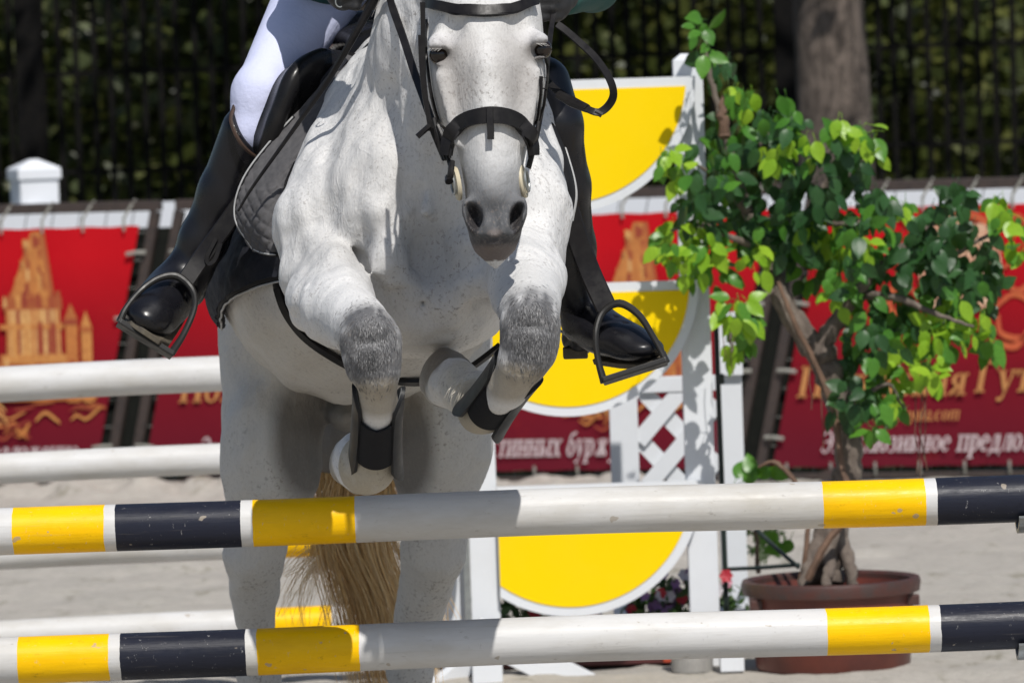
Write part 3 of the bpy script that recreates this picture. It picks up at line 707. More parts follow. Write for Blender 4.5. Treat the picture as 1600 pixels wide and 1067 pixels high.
for a in (3.6, 5.9, 1.5):
    mb = MB(); mb.box(pc+Vector((math.cos(a)*.244, math.sin(a)*.244, zr-.06)), (.035, .03, .03)); mb.build('lug', M_rim, pot, bevel=.003)

tree = thing('potted_fig_tree', 'leafy green fig tree with forked trunk growing in the red pot', 'tree', Vector((pc.x, DT, zr-.03)))
m = N('fig_bark'); v = m.coords((1,1,.4)); f = m.noise(v, 26, 6, .7, .6)
m.color(m.ramp(f, [(.3, (.055, .042, .034)), (.5, (.14, .11, .09)), (.66, (.20, .165, .135)), (.75, (.12, .13, .09))])); m.rough(.85); m.bump(f, .7, .015); M_fbark = m.m
def limb(pts, rs, n=12, jit=.003):
    P = spline([W(x, y, d) for x, y, d in pts], 6); k = len(P); R = []
    for i in range(k):
        t = i/(k-1)*(len(rs)-1); j = min(int(t), len(rs)-2); R.append(pm(lerp(rs[j], rs[j+1], t-j), DT)*(1+.08*math.sin(i*1.7)))
    P = [p+Vector((rnd.gauss(0,jit), rnd.gauss(0,jit), 0)) for p in P]
    mb = MB(); mb.tube(P, R, n); return mb
T = DT
mb = limb([(1287, 915, T), (1292, 860, T), (1312, 780, T), (1326, 720, T-.01), (1318, 650, T), (1298, 590, T), (1274, 535, T)], [34, 27, 24, 22, 22, 23, 24], 16)
for pts, rs in (([(1290, 830, T), (1268, 880, T-.05), (1256, 915, T-.08)], [16, 14, 10]), ([(1305, 830, T), (1325, 875, T-.04), (1333, 915, T-.05)], [15, 11, 8]), ([(1290, 850, T-.03), (1296, 885, T-.07), (1292, 915, T-.1)], [12, 10, 8]),
    ([(1270, 545, T), (1235, 490, T), (1210, 440, T+.02), (1190, 390, T+.03), (1165, 320, T+.02), (1140, 240, T), (1118, 150, T), (1102, 75, T), (1096, 45, T)], [21, 18, 14, 11, 9, 7, 5, 3, 2]),
    ([(1275, 545, T), (1300, 515, T-.02), (1330, 470, T-.04), (1365, 425, T-.04), (1415, 385, T), (1460, 345, T+.05), (1490, 315, T+.05)], [18, 15, 11, 9, 8, 6, 4]),
    ([(1200, 420, T), (1250, 350, T+.05), (1290, 290, T+.08), (1330, 225, T+.05), (1365, 205, T)], [9, 7, 5, 3, 2]),
    ([(1190, 390, T), (1140, 370, T-.06), (1090, 350, T-.12), (1050, 360, T-.16)], [7, 5, 4, 2]),
    ([(1165, 330, T), (1125, 280, T-.05), (1080, 255, T-.1)], [6, 4, 2]),
    ([(1340, 460, T), (1400, 465, T-.1), (1460, 490, T-.15), (1520, 510, T-.15)], [8, 6, 4, 2]),
    ([(1415, 385, T), (1480, 400, T), (1540, 370, T), (1580, 350, T)], [6, 4, 3, 2]),
    ([(1150, 290, T), (1190, 220, T+.05), (1230, 190, T+.05)], [6, 4, 2]),
    ([(1255, 345, T), (1320, 350, T-.06), (1380, 340, T-.1)], [5, 4, 2]),
    ([(1312, 660, T), (1350, 620, T-.05), (1390, 600, T-.08), (1410, 640, T-.08)], [6, 4, 3, 2]),
    ([(1215, 450, T), (1180, 470, T-.06), (1150, 500, T-.1), (1140, 550, T-.1)], [6, 4, 3, 2])):
    b = limb(pts, rs, 10); mb.add(b.v, b.f)
mb.build('trunk', M_fbark, tree, smooth=True, ang=60)
M_twig = pmat('dry_twig', (.17, .10, .065), (.10, .06, .04), 30, .8, .2)
for pts, rs in (([(1262, 905, T-.12), (1290, 850, T-.13), (1330, 790, T-.12), (1316, 730, T-.08), (1302, 640, T-.06), (1270, 560, T-.06), (1240, 500, T-.06), (1215, 440, T-.05)], [6, 6, 6, 5, 5, 4, 4, 3]),
    ([(1250, 910, T-.05), (1258, 870, T-.06), (1262, 800, T-.05), (1240, 750, T-.04), (1210, 722, T-.02), (1185, 730, T)], [5, 4, 4, 4, 4, 2])):
    mb = limb(pts, rs, 6, .001); mb.build('dry_stem', M_twig, tree, smooth=True)
for x0, y0, y1 in ((1437, 600, 745), (1442, 610, 720), (1430, 620, 740), (1446, 600, 735), (1268, 560, 640), (1285, 600, 700), (1130, 480, 560), (1144, 470, 585)):
    P = [W(x0+rnd.gauss(0,2), lerp(y0, y1, t), T-.05) for t in (0, .25, .5, .75, 1)]; mb = MB(); mb.tube(P, .0014, 4); mb.build('aerial_root', M_twig, tree)
mb = limb([(1132, 215, T-.06), (1128, 180, T-.07), (1130, 150, T-.06)], [9, 8, 2], 8); mb.build('dead_bract', M_twig, tree, smooth=True)

# the leaf: pointed oval, folded along the midrib, tip bent down
def leaf_mesh(name, L, wd, bend, fold, mats):
    mb = MB(); k = 9; vs = []; 
    for i in range(k+1):
        t = i/k; w = wd*(math.sin(math.pi*t**.8)**.85)*(1 if t < .8 else 1-(t-.8)*1.2) if 0 < t < 1 else 0.0
        y = L*t; z = -bend*t*t*L
        for s_ in (-1, -.5, 0, .5, 1):
            vs.append((s_*w/2, y, z + abs(s_)*fold*w/2 + .03*wd*math.sin(t*9)*abs(s_)))
    fs = [(i*5+j, i*5+j+1, i*5+5+j+1, i*5+5+j) for i in range(k) for j in range(4)]
    mb.add(vs, fs); 
    mb.tube([(0, -.028, .006), (0, -.012, .001), (0, 0, 0)], .0011, 4)
    me = bpy.data.meshes.new(name); me.from_pydata(mb.v, [], mb.f); me.polygons.foreach_set('use_smooth', [True]*len(me.polygons)); me.materials.append(mats)
    return me
def leaf_material(name, c1, c2, trans, rough):
    m = N(name); oi = m.n('ShaderNodeObjectInfo'); v = m.tc.outputs['Object']
    sx = m.n('ShaderNodeSeparateXYZ'); m.l(v, sx.inputs[0])
    g = m.n('ShaderNodeNewGeometry')
    rn = m.math('FRACT', m.math('ADD', oi.outputs['Random'], g.outputs['Random Per Island']))
    c = m.mix(rn, c1, c2)
    mid = m.ramp(m.math('ABSOLUTE', sx.outputs[0]), [(0., .5), (.0018, 0.)])
    c = m.mix(m.math('MULTIPLY', m.ramp(m.noise(v, 90, 3), [(.3, 0.), (.7, 1.)]), .35), c, tuple(k*.6 for k in c1))
    m.color(c); m.rough(rough); m.set(Specular_IOR_Level=.38)
    m.bump(m.noise(m.coords((1, .4, 1)), 160, 3), .15, .003)
    tr = m.n('ShaderNodeBsdfTranslucent'); m.l(m.mix(.5, c, (.25, .45, .02)), tr.inputs[0])
    mx = m.n('ShaderNodeMixShader'); mx.inputs[0].default_value = trans
    m.l(m.b.outputs[0], mx.inputs[1]); m.l(tr.outputs[0], mx.inputs[2]); m.l(mx.outputs[0], m.t.nodes['Material Output'].inputs[0])
    return m.m
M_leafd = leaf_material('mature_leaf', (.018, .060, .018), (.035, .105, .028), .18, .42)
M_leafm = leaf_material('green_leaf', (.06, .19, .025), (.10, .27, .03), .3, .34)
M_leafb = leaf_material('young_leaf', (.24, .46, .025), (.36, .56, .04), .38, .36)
LM = {k: [leaf_mesh('leaf', .072*a, .045*b, c, .12, mm) for a, b, c in ((1, 1, .25), (.9, .95, .45), (1.12, 1.02, .15), (.78, .9, .3))] for k, mm in (('d', M_leafd), ('m', M_leafm), ('b', M_leafb))}
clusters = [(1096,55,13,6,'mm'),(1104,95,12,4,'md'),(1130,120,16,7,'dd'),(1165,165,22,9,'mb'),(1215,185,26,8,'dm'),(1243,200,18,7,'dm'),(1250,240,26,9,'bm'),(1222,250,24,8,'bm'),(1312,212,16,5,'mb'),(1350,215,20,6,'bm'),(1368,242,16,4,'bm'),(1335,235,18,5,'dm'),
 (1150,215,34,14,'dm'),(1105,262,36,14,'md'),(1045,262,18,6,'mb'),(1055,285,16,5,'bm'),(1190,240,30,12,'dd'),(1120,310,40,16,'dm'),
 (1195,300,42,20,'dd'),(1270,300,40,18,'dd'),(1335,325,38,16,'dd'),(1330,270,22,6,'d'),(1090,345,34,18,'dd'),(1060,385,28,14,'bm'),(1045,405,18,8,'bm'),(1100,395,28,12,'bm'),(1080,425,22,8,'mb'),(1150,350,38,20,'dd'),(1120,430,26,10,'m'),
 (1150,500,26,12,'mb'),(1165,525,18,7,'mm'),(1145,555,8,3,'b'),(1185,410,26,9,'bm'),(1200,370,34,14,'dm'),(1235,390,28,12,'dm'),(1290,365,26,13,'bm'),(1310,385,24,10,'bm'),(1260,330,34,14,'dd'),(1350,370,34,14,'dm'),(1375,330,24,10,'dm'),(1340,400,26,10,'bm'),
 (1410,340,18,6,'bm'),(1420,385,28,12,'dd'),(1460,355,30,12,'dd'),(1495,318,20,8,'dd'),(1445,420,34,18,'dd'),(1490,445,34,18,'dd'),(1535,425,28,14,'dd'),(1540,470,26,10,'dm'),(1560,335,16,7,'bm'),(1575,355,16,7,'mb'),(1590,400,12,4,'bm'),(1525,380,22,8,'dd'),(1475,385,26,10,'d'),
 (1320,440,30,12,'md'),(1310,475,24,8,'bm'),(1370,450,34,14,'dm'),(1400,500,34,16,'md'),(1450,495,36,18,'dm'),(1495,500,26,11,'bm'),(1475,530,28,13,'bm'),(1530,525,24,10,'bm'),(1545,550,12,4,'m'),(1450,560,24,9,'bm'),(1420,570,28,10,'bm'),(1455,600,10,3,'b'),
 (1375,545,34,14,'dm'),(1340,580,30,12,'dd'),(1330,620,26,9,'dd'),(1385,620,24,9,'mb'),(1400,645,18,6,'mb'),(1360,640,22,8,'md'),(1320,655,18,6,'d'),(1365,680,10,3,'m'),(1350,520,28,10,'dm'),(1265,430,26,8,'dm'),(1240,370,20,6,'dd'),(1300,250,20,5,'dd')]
cand = []
for cx, cy, sp, n_, kinds in clusters:
    dc = T + rnd.uniform(-.16, .1)
    for i in range(int(n_*1.6+.5)):
        a = rnd.uniform(0, 6.283); r_ = sp*1.06*math.sqrt(rnd.random())
        kind = kinds[0] if rnd.random() < .6 else kinds[-1]
        dd = dc + rnd.gauss(0, .05) - (.05 if kind == 'b' else 0)
        p = W(cx+r_*math.cos(a), cy+r_*math.sin(a)*1.05-12, dd)
        # blades hang: tip points down and outward, upper face turned to the light
        out = Vector((math.cos(a)*.55+rnd.gauss(0,.35), -.25+rnd.gauss(0,.3), -.95+rnd.gauss(0,.35)+(.9 if rnd.random() < .22 else 0))).normalized()
        nrm = Vector((rnd.gauss(0,.45), -.8+rnd.gauss(0,.3), .55+rnd.gauss(0,.35))).normalized()
        Yv = out; Xv = Yv.cross(nrm).normalized(); Zv = Xv.cross(Yv)
        s_ = rnd.uniform(.6, 1.02)*(.95 if kind == 'b' else 1)
        cand.append((dd, Matrix(((Xv.x*s_, Yv.x*s_, Zv.x*s_, p.x), (Xv.y*s_, Yv.y*s_, Zv.y*s_, p.y), (Xv.z*s_, Yv.z*s_, Zv.z*s_, p.z), (0,0,0,1))), rnd.choice(LM[kind]), p))
cand.sort(key=lambda k: k[0])
inv = Matrix.Translation(-Vector(tree.location))
rest = MB(); rmats = [M_leafd, M_leafm, M_leafb]
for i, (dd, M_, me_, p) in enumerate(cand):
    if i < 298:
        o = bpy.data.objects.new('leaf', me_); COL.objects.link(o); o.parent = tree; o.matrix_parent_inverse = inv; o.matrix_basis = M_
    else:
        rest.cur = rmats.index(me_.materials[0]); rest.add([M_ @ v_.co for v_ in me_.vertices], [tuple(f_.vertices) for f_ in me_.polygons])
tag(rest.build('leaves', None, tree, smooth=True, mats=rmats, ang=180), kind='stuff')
print('leaves', len(cand))

# ---------------------------------------------------------------- small things around the wing
M_dgreen = pmat('dark_green_metal', (.012, .022, .018), (.02, .03, .026), 30, .4, .05)
pst = thing('plant_stand', 'thin dark green metal frame standing beside the red pot', 'plant stand', W(1128, 890, 15.95))
mb = MB(); mb.tube([W(1118, 486, 15.95), W(1122, 600, 15.95), W(1133, 888, 15.95)], .0078, 8); mb.build('upright', M_dgreen, pst, smooth=True)
mb = MB(); mb.tube([W(1133, 889, 15.95), W(1180, 887, 15.9), W(1248, 882, 15.75)], .006, 8); mb.build('cross_bar', M_dgreen, pst, smooth=True)
mb = MB(); mb.tube([W(1181, 826, 15.8), W(1215, 858, 15.75), W(1248, 886, 15.7)], .0065, 8); mb.build('diagonal_bar', M_dgreen, pst, smooth=True)
mb = MB(); p = W(1133, 888, 15.95); mb.tube([p, Vector((p.x, p.y, 0))], .0078, 8); mb.build('leg', M_dgreen, pst, smooth=True)
mb = MB(); mb.box(W(1126, 592, 15.945), (.02, .03, .03)); mb.build('clamp', M_dgreen, pst, bevel=.003)

DFb = 15.97
M_box = pmat('dark_red_planter', (.085, .018, .018), (.055, .014, .014), 12, .6, .15)
fb = thing('flower_trough', 'long dark red flower trough on the sand behind the wing', 'planter', (W(900, 1040, DFb).x, DFb, 0))
a = W(690, 1000, DFb); b = W(1052, 1000, DFb)
zt = zrow(880, 988, DFb)
mb = MB(); mb.box(((a.x+b.x)/2, DFb, zt/2), (b.x-a.x, .2, zt)); mb.build('trough_body', M_box, fb, bevel=.006)
M_orangered = pmat('orange_red_plastic', (.42, .06, .025), None, 20, .5, .1)
mb = MB(); mb.box((b.x-.018, DFb-.104, zt/2), (.03, .006, zt*.9)); mb.build('end_strip', M_orangered, fb)
M_fl = leafmat('flower_foliage', (.04, .09, .02), (.06, .12, .03), (.09, .16, .04), 8)
def flower_plant(px_, py_, d, hgt, cols, label, n=8):
    base = W(px_, py_, d)
    t = thing('flower_plant', label, 'flowers', base)
    mb = MB(); leaf_cloud(mb, [base+Vector((rnd.gauss(0,.055), rnd.gauss(0,.03), rnd.uniform(-.02, hgt*.85))) for _ in range(110)], .022, 1)
    for _ in range(8): mb.tube([base+Vector((rnd.gauss(0,.01), 0, -.04)), base+Vector((rnd.gauss(0,.05), rnd.gauss(0,.02), hgt*.9))], .002, 4)
    mb.build('foliage', M_fl, t)
    for i in range(n):
        cm = cols[i % len(cols)]; p = base+Vector((rnd.gauss(0,.06), -.03-rnd.random()*.03, hgt*rnd.uniform(.35, 1.05))); mb = MB(); r = rnd.uniform(.014, .022)
        f0 = Vector((rnd.gauss(0,.3), -1, rnd.gauss(.3,.3))).normalized(); u_ = f0.cross(Vector((0,0,1))).normalized(); v_ = u_.cross(f0)
        for k in range(6):
            a = k*math.pi/3; c_ = u_*math.cos(a)+v_*math.sin(a); s_ = u_*-math.sin(a)+v_*math.cos(a)
            mb.add([p, p+c_*r*.7+s_*r*.5+f0*.004, p+c_*r*1.1+f0*.002, p+c_*r*.7-s_*r*.5+f0*.004], [(0,1,2,3)])
        mb.build('blossom', cm, t)
    return t
M_pw = pmat('white_petal', (.62, .58, .62), None, 20, .6, 0); M_pr = pmat('red_petal', (.40, .015, .03), None, 20, .6, 0); M_pv = pmat('violet_petal', (.22, .12, .30), None, 20, .6, 0); M_po = pmat('orange_petal', (.62, .10, .015), None, 20, .6, 0); M_pp = pmat('pink_petal', (.55,.25,.32), None, 20, .6, 0)
flower_plant(1052, 955, DFb-.02, .11, [M_pw, M_pr, M_pv], 'white red and violet flowers under the lowest yellow half disc', 12)
flower_plant(1020, 972, DFb+.02, .09, [M_pv, M_pv, M_pr], 'violet flowers half hidden below the curved white rim', 8)
flower_plant(808, 975, DFb, .09, [M_pr], 'dark leafy flowers low behind the left wing post', 3)
flower_plant(900, 990, DFb, .07, [M_pr, M_pv], 'flowers in the trough hidden behind the lower yellow half disc', 4)
flower_plant(1115, 960, 16.1, .10, [M_pw, M_pp], 'pale pink flowers between the right post and the pot', 6)
flower_plant(1186, 862, 17.6, .22, [M_po], 'orange flowering plant behind the pot and green metal frame', 7)
g2 = thing('leafy_pot_plant', 'low leafy plant with broad leaves beside the white lattice wing', 'plant', W(1180, 900, 16.4))
mb = limb([(1185, 895, 16.4), (1180, 820, 16.4), (1172, 748, 16.4)], [4, 3, 2], 6); mb.build('stem', M_twig, g2, smooth=True)
for x, y, a in ((1150, 748, 2.0), (1175, 742, 1.4), (1205, 746, .6), (1235, 744, .3), (1160, 752, 2.6), (1225, 850, -.4), (1235, 842, -1.2), (1215, 832, -.6)):
    o = bpy.data.objects.new('leaf', rnd.choice(LM['m'])); COL.objects.link(o); o.parent = g2; o.matrix_parent_inverse = Matrix.Translation(-Vector(g2.location))
    o.matrix_basis = Matrix.Translation(W(x, y, 16.3)) @ Matrix.Rotation(a-1.57, 4, 'Y') @ Matrix.Rotation(math.radians(75), 4, 'X')
navy = MB(); M_navy = pmat('navy_plastic', (.02, .028, .05), (.05, .055, .07), 14, .5, .2)
p = W(1163, 1048, 16.3); navy.box((p.x, p.y, .055), (pm(48, 16.3), .12, .1)); tag(navy.build('crate', M_navy, None, bevel=.008), 'small dark navy box on the sand left of the red pot', 'box')
# ================================================================ implicit surfaces: blended solids, meshed on a grid
class Field:
    def __init__(s, xs, ys, zs):
        s.x, s.y, s.z = [np.asarray(a, np.float32) for a in (xs, ys, zs)]
        s.F = np.full((len(xs), len(ys), len(zs)), 1.0, np.float32)
    def sub(s, lo, hi):
        r = []
        for a, l, h in zip((s.x, s.y, s.z), lo, hi):
            i0 = max(0, int(np.searchsorted(a, l))-1); i1 = min(len(a), int(np.searchsorted(a, h))+2); r.append(slice(i0, max(i0+1, i1)))
        return tuple(r)
    def put(s, fn, lo, hi, k=.03, cut=False):
        pad = k+.02; sl = s.sub([a-pad for a in lo], [a+pad for a in hi])
        X, Y, Z = s.x[sl[0]][:,None,None], s.y[sl[1]][None,:,None], s.z[sl[2]][None,None,:]
        d = fn(X, Y, Z).astype(np.float32); f = s.F[sl]
        if cut:
            d = -d; h = np.maximum(k-np.abs(f-d), 0)/k; s.F[sl] = np.maximum(f, d)+h*h*k*.25
        else:
            h = np.maximum(k-np.abs(f-d), 0)/k; s.F[sl] = np.minimum(f, d)-h*h*k*.25
    def cap(s, a, b, ra, rb, k=.03, cut=False):
        a = np.array(a, np.float64); b = np.array(b, np.float64); ab = b-a; L2 = float(ab@ab)+1e-12
        def fn(X, Y, Z):
            t = np.clip(((X-a[0])*ab[0]+(Y-a[1])*ab[1]+(Z-a[2])*ab[2])/L2, 0, 1)
            return np.sqrt((X-a[0]-t*ab[0])**2+(Y-a[1]-t*ab[1])**2+(Z-a[2]-t*ab[2])**2)-(ra+(rb-ra)*t)
        r = max(ra, rb); s.put(fn, np.minimum(a, b)-r, np.maximum(a, b)+r, k, cut)
    def chain(s, pts, k=.03):
        for (a, ra), (b, rb) in zip(pts, pts[1:]): s.cap(a, b, ra, rb, k)
    def ell(s, c, r, k=.03, rot=None, cut=False):
        """ellipsoid; rot is a 3x3 whose columns are its axes"""
        c = np.array(c, np.float64); r = np.array(r, np.float64); R = np.eye(3) if rot is None else np.array(rot)
        def fn(X, Y, Z):
            dx, dy, dz = X-c[0], Y-c[1], Z-c[2]; q = []
            for i in range(3): q.append(dx*R[0,i]+dy*R[1,i]+dz*R[2,i])
            k0 = np.sqrt(sum((q[i]/r[i])**2 for i in range(3)))+1e-6; k1 = np.sqrt(sum((q[i]/r[i]**2)**2 for i in range(3)))+1e-6
            return k0*(k0-1)/k1
        m_ = np.sqrt((R**2)@(r**2)); s.put(fn, c-m_, c+m_, k, cut)
    def mesh(s, smooth=2):
        F = s.F; ins = F < 0
        n = sum(ins[i:ins.shape[0]-1+i, j:ins.shape[1]-1+j, k:ins.shape[2]-1+k].astype(np.int8) for i in (0,1) for j in (0,1) for k in (0,1))
        act = (n > 0) & (n < 8); I, J, K = np.nonzero(act); vid = np.full(act.shape, -1, np.int32); vid[I,J,K] = np.arange(len(I))
        P = np.zeros((len(I), 3)); C = np.zeros(len(I)); ax = (s.x, s.y, s.z)
        for d in range(3):
            for u in (0,1):
                for v in (0,1):
                    o = [0,0,0]; o[(d+1)%3] = u; o[(d+2)%3] = v; e = list(o); e[d] = 1
                    fa = F[I+o[0], J+o[1], K+o[2]]; fb = F[I+e[0], J+e[1], K+e[2]]; m_ = (fa < 0) != (fb < 0)
                    t = np.where(m_, fa/(fa-fb+1e-12*(fa == fb)), 0)
                    idx = (I, J, K)
                    for c in range(3):
                        a0 = ax[c][idx[c]+o[c]]; a1 = ax[c][idx[c]+e[c]]
                        P[:,c] += np.where(m_, a0+(a1-a0)*t, 0)
                    C += m_
        P /= C[:,None]
        quads = []
        for d in range(3):
            sl0 = [slice(None)]*3; sl1 = [slice(None)]*3; sl0[d] = slice(0,-1); sl1[d] = slice(1,None)
            a = ins[tuple(sl0)]; b = ins[tuple(sl1)]; ch = a != b
            i, j, k = np.nonzero(ch); ijk = [i, j, k]; p, q = (d+1)%3, (d+2)%3
            ok = (ijk[p] > 0) & (ijk[q] > 0) & (ijk[p] < F.shape[p]-1) & (ijk[q] < F.shape[q]-1)
            ijk = [w[ok] for w in ijk]; flip = a[ch][ok]
            def at(dp, dq):
                w = [x.copy() for x in ijk]; w[p] -= dp; w[q] -= dq; return vid[w[0], w[1], w[2]]
            Q = np.stack([at(1,1), at(0,1), at(0,0), at(1,0)], -1); Q[~flip] = Q[~flip][:, ::-1]; quads.append(Q)
        Q = np.concatenate(quads); Q = Q[(Q >= 0).all(1)]
        # keep the largest connected piece, then relax
        lab = np.arange(len(P)); 
        E = np.concatenate([Q[:,[0,1]], Q[:,[1,2]], Q[:,[2,3]], Q[:,[3,0]]])
        for _ in range(smooth):
            S = np.zeros_like(P); D = np.zeros(len(P))
            for c in range(3): S[:,c] = np.bincount(E[:,0], P[E[:,1],c], len(P))+np.bincount(E[:,1], P[E[:,0],c], len(P))
            D = np.bincount(E[:,0], minlength=len(P))+np.bincount(E[:,1], minlength=len(P))
            P = P*.45+.55*S/np.maximum(D,1)[:,None]
        return P, Q
def np_mesh(name, P, Q, mats, parent=None, colors=None, attr='hide_tone'):
    me = bpy.data.meshes.new(name); me.vertices.add(len(P)); me.vertices.foreach_set('co', P.astype(np.float32).ravel())
    me.loops.add(Q.size); me.loops.foreach_set('vertex_index', Q.astype(np.int32).ravel())
    me.polygons.add(len(Q)); me.polygons.foreach_set('loop_start', np.arange(0, Q.size, 4, dtype=np.int32)); me.polygons.foreach_set('loop_total', np.full(len(Q), 4, np.int32))
    me.polygons.foreach_set('use_smooth', [True]*len(Q)); me.update(calc_edges=True); me.validate()
    for m_ in mats: me.materials.append(m_)
    if colors is not None:
        at = me.color_attributes.new(attr, 'FLOAT_COLOR', 'POINT'); cc = np.concatenate([colors, np.ones((len(P),1))], 1) if colors.shape[1] == 3 else colors; at.data.foreach_set('color', cc.astype(np.float32).ravel())
    return link(name, me, parent)
def A(*t): return np.array(W(*t))

# ================================================================ the horse
def axis(lo, hi, st, dense): 
    out = [lo]; 
    while out[-1] < hi:
        out.append(out[-1] + next((s_ for l, h, s_ in dense if l <= out[-1] < h), st))
    return out
HS = .0058
hx = axis(-.80, .42, HS, [])
hy = axis(10.30, 13.35, .011, [(10.2, 11.30, HS)])
hz = axis(-.02, 2.32, .0105, [(.50, 1.86, HS)])
H = Field(hx, hy, hz)
def hc(p, q, k=.03): H.cap(A(*p[:3]), A(*q[:3]), pm(p[3], p[2]), pm(q[3], q[2]), k)
def he(p, rx, ry, rz, k=.03, rot=None, cut=False): H.ell(A(*p), (pm(rx, p[2]), ry, pm(rz, p[2])), k, rot, cut)
# trunk
he((570, 415, 11.95), 224, .66, 203, .05)
he((590, 260, 11.9), 165, .6, 150, .08)
he((560, 400, 12.1), 214, .5, 226, .06)
he((562, 330, 12.5), 212, .42, 225, .06)                 # croup
he((655, 345, 11.3), 192, .36, 205, .06)                 # thorax between the shoulders
he((598, 330, 11.06), 100, .15, 150, .05); he((735, 345, 11.06), 100, .15, 150, .05)   # breast muscles
he((662, 475, 11.13), 130, .2, 85, .05)
hc((600, 95, 11.75, 62), (640, 150, 11.3, 100), (.08))     # withers
# neck
hc((668, 250, 11.25, 150), (700, 60, 11.06, 108), .07); hc((700, 60, 11.06, 106), (742, -70, 10.86, 78), .06)
hc((672, 300, 11.05, 90), (720, 80, 10.9, 66), .06)       # throat side
# shoulders
hc((590, 195, 11.3, 92), (512, 345, 11.1, 76), .05); hc((512, 345, 11.1, 76), (508, 425, 11.06, 66), .04)
hc((770, 200, 11.3, 98), (806, 330, 11.1, 82), .05); hc((806, 330, 11.1, 82), (812, 400, 11.06, 68), .04)
# forelegs: elbow, forearm, knee, cannon, fetlock, pastern, hoof
hc((507, 430, 11.05, 66), (530, 482, 10.78, 56), .035); hc((530, 482, 10.78, 56), (574, 520, 10.56, 45), .03)
he((492, 480, 10.92), 38, .10, 46, .03); he((540, 440, 10.9), 36, .09, 40, .03)
he((579, 533, 10.50), 46, .055, 54, .02); he((583, 562, 10.49), 43, .045, 46, .02)
hc((588, 588, 10.50, 35), (592, 630, 10.55, 27), .02); hc((592, 630, 10.55, 27), (583, 700, 10.66, 29), .02)
he((576, 722, 10.69), 45, .055, 46, .02)
hc((572, 730, 10.71, 42), (562, 722, 10.85, 41), .02); hc((561, 722, 10.85, 42), (558, 722, 10.95, 46), .015)
hc((810, 400, 11.05, 68), (822, 445, 10.78, 56), .035); hc((822, 445, 10.78, 56), (828, 490, 10.56, 47), .03)
he((800, 470, 10.66), 22, .06, 30, .02); hc((470, 455, 10.93, 20), (540, 500, 10.68, 12), .02); hc((505, 395, 10.985, 26), (545, 450, 10.80, 22), .03)
he((829, 508, 10.50), 47, .055, 54, .02); he((826, 540, 10.49), 45, .045, 50, .02)
hc((812, 572, 10.50, 37), (795, 605, 10.55, 29), .02); hc((795, 605, 10.55, 29), (768, 636, 10.66, 30), .02)
he((758, 645, 10.69), 40, .05, 31, .02)
hc((750, 640, 10.72, 36), (722, 608, 10.82, 36), .02); hc((722, 608, 10.82, 37), (712, 601, 10.90, 42), .015); hc((706, 597, 10.93, 41), (700, 592, 10.99, 46), .006); H.cap(A(735, 640, 10.72), A(722, 575, 10.76), .003, .003, .010, True); H.cap(A(745, 655, 10.66), A(768, 668, 10.66), .003, .003, .008, True); he((740, 600, 10.74), 24, .03, 18, .02)
# hind legs standing on the sand
hc((440, 500, 12.35, 102), (424, 740, 12.3, 70), .06); hc((424, 740, 12.3, 70), (396, 865, 12.35, 44), .04); hc((396, 865, 12.35, 44), (400, 970, 12.5, 33), .03)
he((403, 1030, 12.62), 34, .06, 60, .03); hc((405, 1060, 12.62, 29), (412, 1195, 12.74, 25), .03); he((412, 1208, 12.74), 32, .045, 30, .02); hc((412, 1215, 12.74, 27), (412, 1240, 12.66, 30), .02)
hc((668, 500, 12.35, 106), (686, 700, 12.3, 76), .06); hc((686, 700, 12.3, 76), (678, 860, 12.35, 48), .04); hc((678, 860, 12.35, 48), (652, 975, 12.5, 36), .03)
he((640, 1030, 12.62), 36, .06, 60, .03); hc((638, 1060, 12.62, 30), (628, 1195, 12.74, 25), .03); he((628, 1208, 12.74), 32, .045, 30, .02); hc((628, 1215, 12.74, 27), (628, 1240, 12.66, 30), .02)
he((408, 690, 12.25), 55, .09, 90, .05); he((698, 650, 12.25), 66, .1, 90, .05)
he((556, 660, 12.92), 100, .10, 90, .06)                # buttocks closing the gap above
he((545, 648, 12.25), 34, .10, 26, .03)                   # sheath shadow
# head: stacked oval sections along the face
HT = np.array([(-100, 752, 40, 10.70, .10), (-60, 754, 72, 10.63, .18), (-10, 757, 86, 10.575, .25), (30, 758, 90, 10.548, .28), (72, 759, 89, 10.532, .29), (120, 763, 81, 10.52, .285), (176, 766, 68.5, 10.505, .245),
    (225, 768, 57.5, 10.495, .195), (260, 769, 50, 10.488, .165), (295, 771, 44.5, 10.482, .145), (330, 772.5, 45, 10.472, .13), (352, 773, 43.5, 10.47, .12), (372, 773, 41, 10.48, .105), (386, 773, 36, 10.492, .09), (393, 773, 31, 10.505, .07)])
def head_fn(X, Y, Z):
    ztab = np.array([W(r[1], r[0], r[3]).z for r in HT]); xt = np.array([W(r[1], r[0], r[3]).x for r in HT]); at = np.array([pm(r[2], r[3]) for r in HT])
    zz = np.linspace(ztab[-1], ztab[0], 240); o = np.argsort(ztab)
    def sm(v):
        w = np.interp(zz, ztab[o], v[o]); kf = np.hanning(19); kf /= kf.sum(); return np.convolve(np.pad(w, 9, mode='edge'), kf, 'valid')
    xc, a, yf, t = sm(xt), sm(at), sm(HT[:,3]), sm(HT[:,4])
    z1 = Z.ravel(); g = lambda w: np.interp(z1, zz, w)[None,None,:]
    a_ = g(a); b_ = g(t)/2; dx = np.abs(X-g(xc))/a_; yc = g(yf)+b_; dy = (Y-yc)/b_
    # front of the face is broad and rather flat, the jaw side narrower
    wid = np.where(dy < 0, 1.0, 1.0-.22*np.clip(dy, 0, 1)); p = 2.35
    f = (dx/wid)**p + np.abs(dy)**p; f = (f**(1/p)-1)*np.minimum(a_, b_)
    over = np.maximum(np.maximum(z1-zz[-1], zz[0]-z1), 0)[None,None,:]
    return f+over
